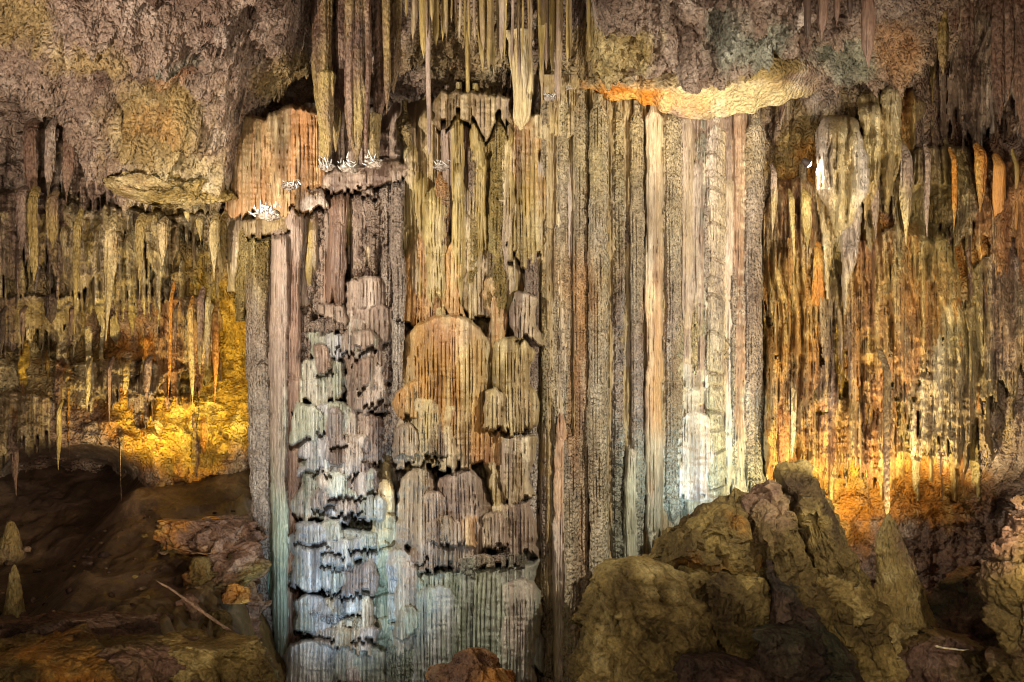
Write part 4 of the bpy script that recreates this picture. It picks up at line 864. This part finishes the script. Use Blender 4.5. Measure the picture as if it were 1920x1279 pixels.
# lower left
lump('boulder', [(1192, 20, 110), (1210, -20, 190), (1245, -50, 230), (1300, -80, 250), (1420, -100, 270)], 23.6, .8, 'ochre mottled boulder in the bottom left corner', 'boulder', 'rock', 'amber')
lump('boulder', [(1180, 200, 300), (1205, 170, 350), (1240, 150, 372), (1300, 140, 390), (1420, 130, 400)], 24.2, .7, 'brown boulder second from the bottom left corner', 'boulder', 'brown', 'rock')
lump('boulder', [(1190, 350, 440), (1215, 318, 468), (1250, 300, 490), (1300, 290, 505), (1420, 280, 515)], 24.6, .7, 'olive boulder right of the leaning shard at lower left', 'boulder', 'rock', 'olive')
lump('boulder', [(1150, 60, 170), (1165, 10, 230), (1185, -30, 280), (1230, -40, 300)], 25.6, .6, 'long low brown boulder along the near edge of the dark basin', 'boulder', 'brown', 'dark')
lump('boulder', [(1010, 400, 430), (1040, 372, 462), (1090, 380, 472), (1140, 396, 480), (1220, 410, 490)], 29.0, .6, 'rubbly brown boulder against the left foot of the column', 'boulder', 'brown', 'rock', rough_=1.3)
lump('boulder', [(972, 330, 400), (988, 310, 462), (1015, 314, 470), (1050, 330, 478)], 29.6, .7, 'amber stained boulder beside the terrace rim', 'boulder', 'amber', 'brown', rough_=1.2)  # amber in the colour stands for lamp glow, not a stain
rgl = random.Random(21)
for i, (x, y, w) in enumerate(sorted([(336, 1010, 46), (400, 985, 40), (452, 1050, 34), (380, 1070, 54), (440, 1110, 44), (350, 1140, 50), (410, 1165, 48), (310, 1195, 50), (250, 1215, 56)])):
    h = w * rgl.uniform(.6, .9)
    lump('broken_rock', [(y - h * .6, x - w * .25, x + w * .2), (y - h * .3, x - w * .48, x + w * .42), (y, x - w * .52, x + w * .5), (y + h * .7, x - w * .6, x + w * .55)], 26.8 + (1180 - y) * .016, .8, '%s broken rock from the left in the rubble heap beside the column foot' % ORD[i], 'rock', rgl.choice(['rock', 'brown', 'amber']), 'rock', crag=.3, group='rubble heap beside the column foot')
lump('stalagmite', [(976, 14, 24), (990, 10, 30), (1004, 8, 34), (1020, 4, 38), (1075, -2, 46)], 32.4, .9, 'stubby stalagmite under the thin stalactite at far left', 'stalagmite', 'brown', 'olive', 'drip', .4)
lump('stalagmite', [(1058, 23, 31), (1075, 20, 34), (1100, 16, 40), (1175, 8, 46)], 29.6, .9, 'small pale stump on the basin near the left edge', 'stalagmite', 'olive', None, 'drip', .3)
def rubble():
    """loose grit and small stones over the left floor, too many to count"""
    rg = np.random.default_rng(8); n = 260
    x = rg.uniform(-15, -6.4, n); y = rg.uniform(24.5, 33.5, n); r = .03 + .11 * rg.random(n) ** 4
    z = floor_z(x, y)
    ph, th = np.meshgrid(np.linspace(0, np.pi, 6), np.linspace(0, 2 * np.pi, 8, endpoint=False), indexing='ij')
    V = []; C = []
    for i in range(n):
        k = rg.uniform(.6, 1.4, 3) * r[i] * (1, 1, .6); j = 1 + .25 * rg.normal(0, 1, ph.shape); j[0] = 1; j[-1] = 1
        V.append(np.stack([x[i] + k[0] * j * np.sin(ph) * np.cos(th), y[i] + k[1] * j * np.sin(ph) * np.sin(th), z[i] + .04 + k[2] * j * np.cos(ph)], -1))
        C.append(np.broadcast_to(PAL[['rock', 'brown', 'dark', 'dark'][i % 4]][rg.integers(0, 3)], ph.shape + (3,)))
    V = np.array(V); keep = []
    m = np.concatenate([np.ones(5, bool), [False]]); keep = np.repeat(np.tile(m, n)[:-1, None], 8, 1)
    G = V.reshape(-1, 8, 3)
    o = sheet('rubble', G[..., 0], G[..., 1], G[..., 2], np.array(C).reshape(-1, 8, 3), 'boulder', wrap=True, keep=keep)
    tag(o, 'loose grit and small stones strewn over the dark floor at lower left', 'rubble', kind='stuff')
rubble()
# ledges of bare rock
lump('rock_ledge', [(325, 190, 300), (345, 200, 420), (370, 240, 440), (392, 300, 440)], 31.2, .4, 'layered pale ledge under the left ceiling', 'rock ledge', 'olive', 'cream', 'rough', .9)

# a twig on the boulder, and a slanting rock edge built the same way
def twig(a, b, Y, r, pal, label):
    p0, p1 = P(*a, Y), P(*b, Y); n = 14
    t = np.linspace(0, 1, n)[:, None]; th = np.linspace(0, 2 * np.pi, 8, endpoint=False)[None]
    c = p0 + (p1 - p0) * t
    d = (p1 - p0) / np.linalg.norm(p1 - p0); up = np.cross(d, (0, 1, 0))
    rr = r * (1 - .5 * t) * (1 + .3 * vn(t * 9, 0, 3, 5)) * np.where((t < .001) | (t > .999), .05, 1)
    off = rr[..., None] * (np.cos(th)[..., None] * up + np.sin(th)[..., None] * np.array((0, 1, 0)))
    g = c[:, None, :] + off + 0.03 * vn(t * 5, 2, 0, 8)[..., None] * up
    C = np.broadcast_to(PAL[pal][2], g.shape)
    return tag(sheet('twig', g[..., 0], g[..., 1], g[..., 2], C, 'boulder', origin=p0, wrap=True), label, 'twig')
twig((1752, 1211), (1818, 1220), 23.9, .025, 'cream', 'pale thin twig lying on the low brown boulder at right')
twig((450, 1199), (293, 1086), 25.7, .045, 'brown', 'thin slanting rock splinter leaning over the rubble at lower left')  # a pale rock edge, built as a thin rod

# ================================================================== WHITE CRYSTALS AND THE LAMP
def crystals(name, cx, cy, Y, n, size, label, seed, spread=(1.0, .45)):
    """a spray of needle crystals growing from one knobbly root"""
    rg = np.random.default_rng(seed); c0 = P(cx, cy, Y)
    root = empty(name, tuple(c0)); tag(root, label, 'crystals', 'white crystal sprays on the ledge')
    # root knob
    T, F = np.meshgrid(np.linspace(0, 2 * np.pi, 22, endpoint=False), np.linspace(0, np.pi, 12))
    rr = size * .6 * (1 + .7 * fbm(np.cos(T) * np.sin(F) * 2, np.sin(T) * np.sin(F) * 2, np.cos(F) * 2 + seed, 3, seed))
    X = c0[0] + rr * np.sin(F) * np.cos(T) * spread[0] * 1.25; Y_ = c0[1] + .12 + rr * np.sin(F) * np.sin(T) * .6; Z = c0[2] - .04 + rr * np.cos(F) * .75
    C = np.broadcast_to(PAL['pink'][0], X.shape + (3,))
    sheet('crystal_root', X, Y_, Z, C, 'popcorn', root, origin=c0, wrap=True)
    for i in range(int(n * .8)):
        b = c0 + np.array((rg.normal(0, size * .5 * spread[0]), rg.normal(-size * .1, .05), rg.normal(0, size * .22)))
        d = np.array((rg.normal(-.2, .8), rg.uniform(-.9, -.1), rg.normal(.5, .5))); d /= np.linalg.norm(d)
        L = size * rg.uniform(.2, .8); r = size * rg.uniform(.035, .08)
        e1 = np.cross(d, (0, 0, 1.0)); e1 /= np.linalg.norm(e1); e2 = np.cross(d, e1)
        t = np.array([0, .1, .45, .8, 1.0])[:, None]; pr = np.array([.6, 1, .85, .5, .04])[:, None]
        th = np.linspace(0, 2 * np.pi, 6, endpoint=False)[None]
        bend = rg.normal(0, .12, 3)
        g = b + (t * L)[..., None] * d + (t ** 2 * L)[..., None] * bend + (r * pr)[..., None] * (np.cos(th)[..., None] * e1 + np.sin(th)[..., None] * e2)
        sheet('crystal', g[..., 0], g[..., 1], g[..., 2], np.broadcast_to(PAL['white'][rg.integers(0, 3)], g.shape), 'crystal', root, origin=b, wrap=True)
crystals('crystal_spray', 502, 398, 28.9, 34, .36, 'largest white crystal spray at the lower left end of the ledge', 31)
crystals('crystal_spray', 545, 345, 29.2, 16, .26, 'small white crystal spray up and right of the largest', 32)
crystals('crystal_spray', 612, 308, 28.6, 18, .25, 'white crystal spray under the pale tapering pendant', 33)
crystals('crystal_spray', 652, 310, 28.6, 24, .28, 'white crystal spray under the thick fluted pendant', 34)
crystals('crystal_spray', 700, 302, 28.8, 16, .28, 'white crystal spray at the upper right end of the ledge', 35)
crystals('crystal_spray', 828, 308, 28.7, 10, .22, 'lone white crystal knob beside the long thin rod', 36)
crystals('crystal_spray', 1030, 178, 28.6, 16, .2, 'white crystal crust at the left end of the cream ledge', 37)

def lamp(cx, cy, Y):
    c0 = P(cx, cy, Y)
    root = empty('cave_lamp', tuple(c0)); tag(root, 'small glowing cave lamp beside the broad cream pendant', 'lamp')
    t = np.array([[-.16], [-.15], [-.02], [0.0], [.02]]); r = np.array([[.005], [.07], [.10], [.12], [.115]])
    th = np.linspace(0, 2 * np.pi, 20, endpoint=False)[None]
    d = np.array((.75, .35, -.45)); d /= np.linalg.norm(d); e1 = np.cross(d, (0, 1, 0)); e1 /= np.linalg.norm(e1); e2 = np.cross(d, e1)
    g = c0 + t[..., None] * d + r[..., None] * (np.cos(th)[..., None] * e1 + np.sin(th)[..., None] * e2)
    sheet('housing', g[..., 0], g[..., 1], g[..., 2], np.broadcast_to(PAL['dark'][1], g.shape), 'smooth', root, origin=c0, wrap=True)
    em = bpy.data.materials.new('lamp_glass'); em.use_nodes = True
    b = em.node_tree.nodes['Principled BSDF']; b.inputs['Emission Color'].default_value = (1, .93, .82, 1); b.inputs['Emission Strength'].default_value = 30
    t = np.array([[.0], [.05], [.09], [.10]]); r = np.array([[.105], [.09], [.05], [.002]])
    g = c0 + t[..., None] * d + r[..., None] * (np.cos(th)[..., None] * e1 + np.sin(th)[..., None] * e2)
    sheet('bulb_glass', g[..., 0], g[..., 1], g[..., 2], np.broadcast_to(PAL['white'][2], g.shape), em, root, origin=c0, wrap=True)
    spot('lamp_beam', tuple(c0 + d * .2), tuple(c0 + d * 3), 150, (1, .88, .66), 150, .8, .08)
lamp(1514, 306, 29.5)
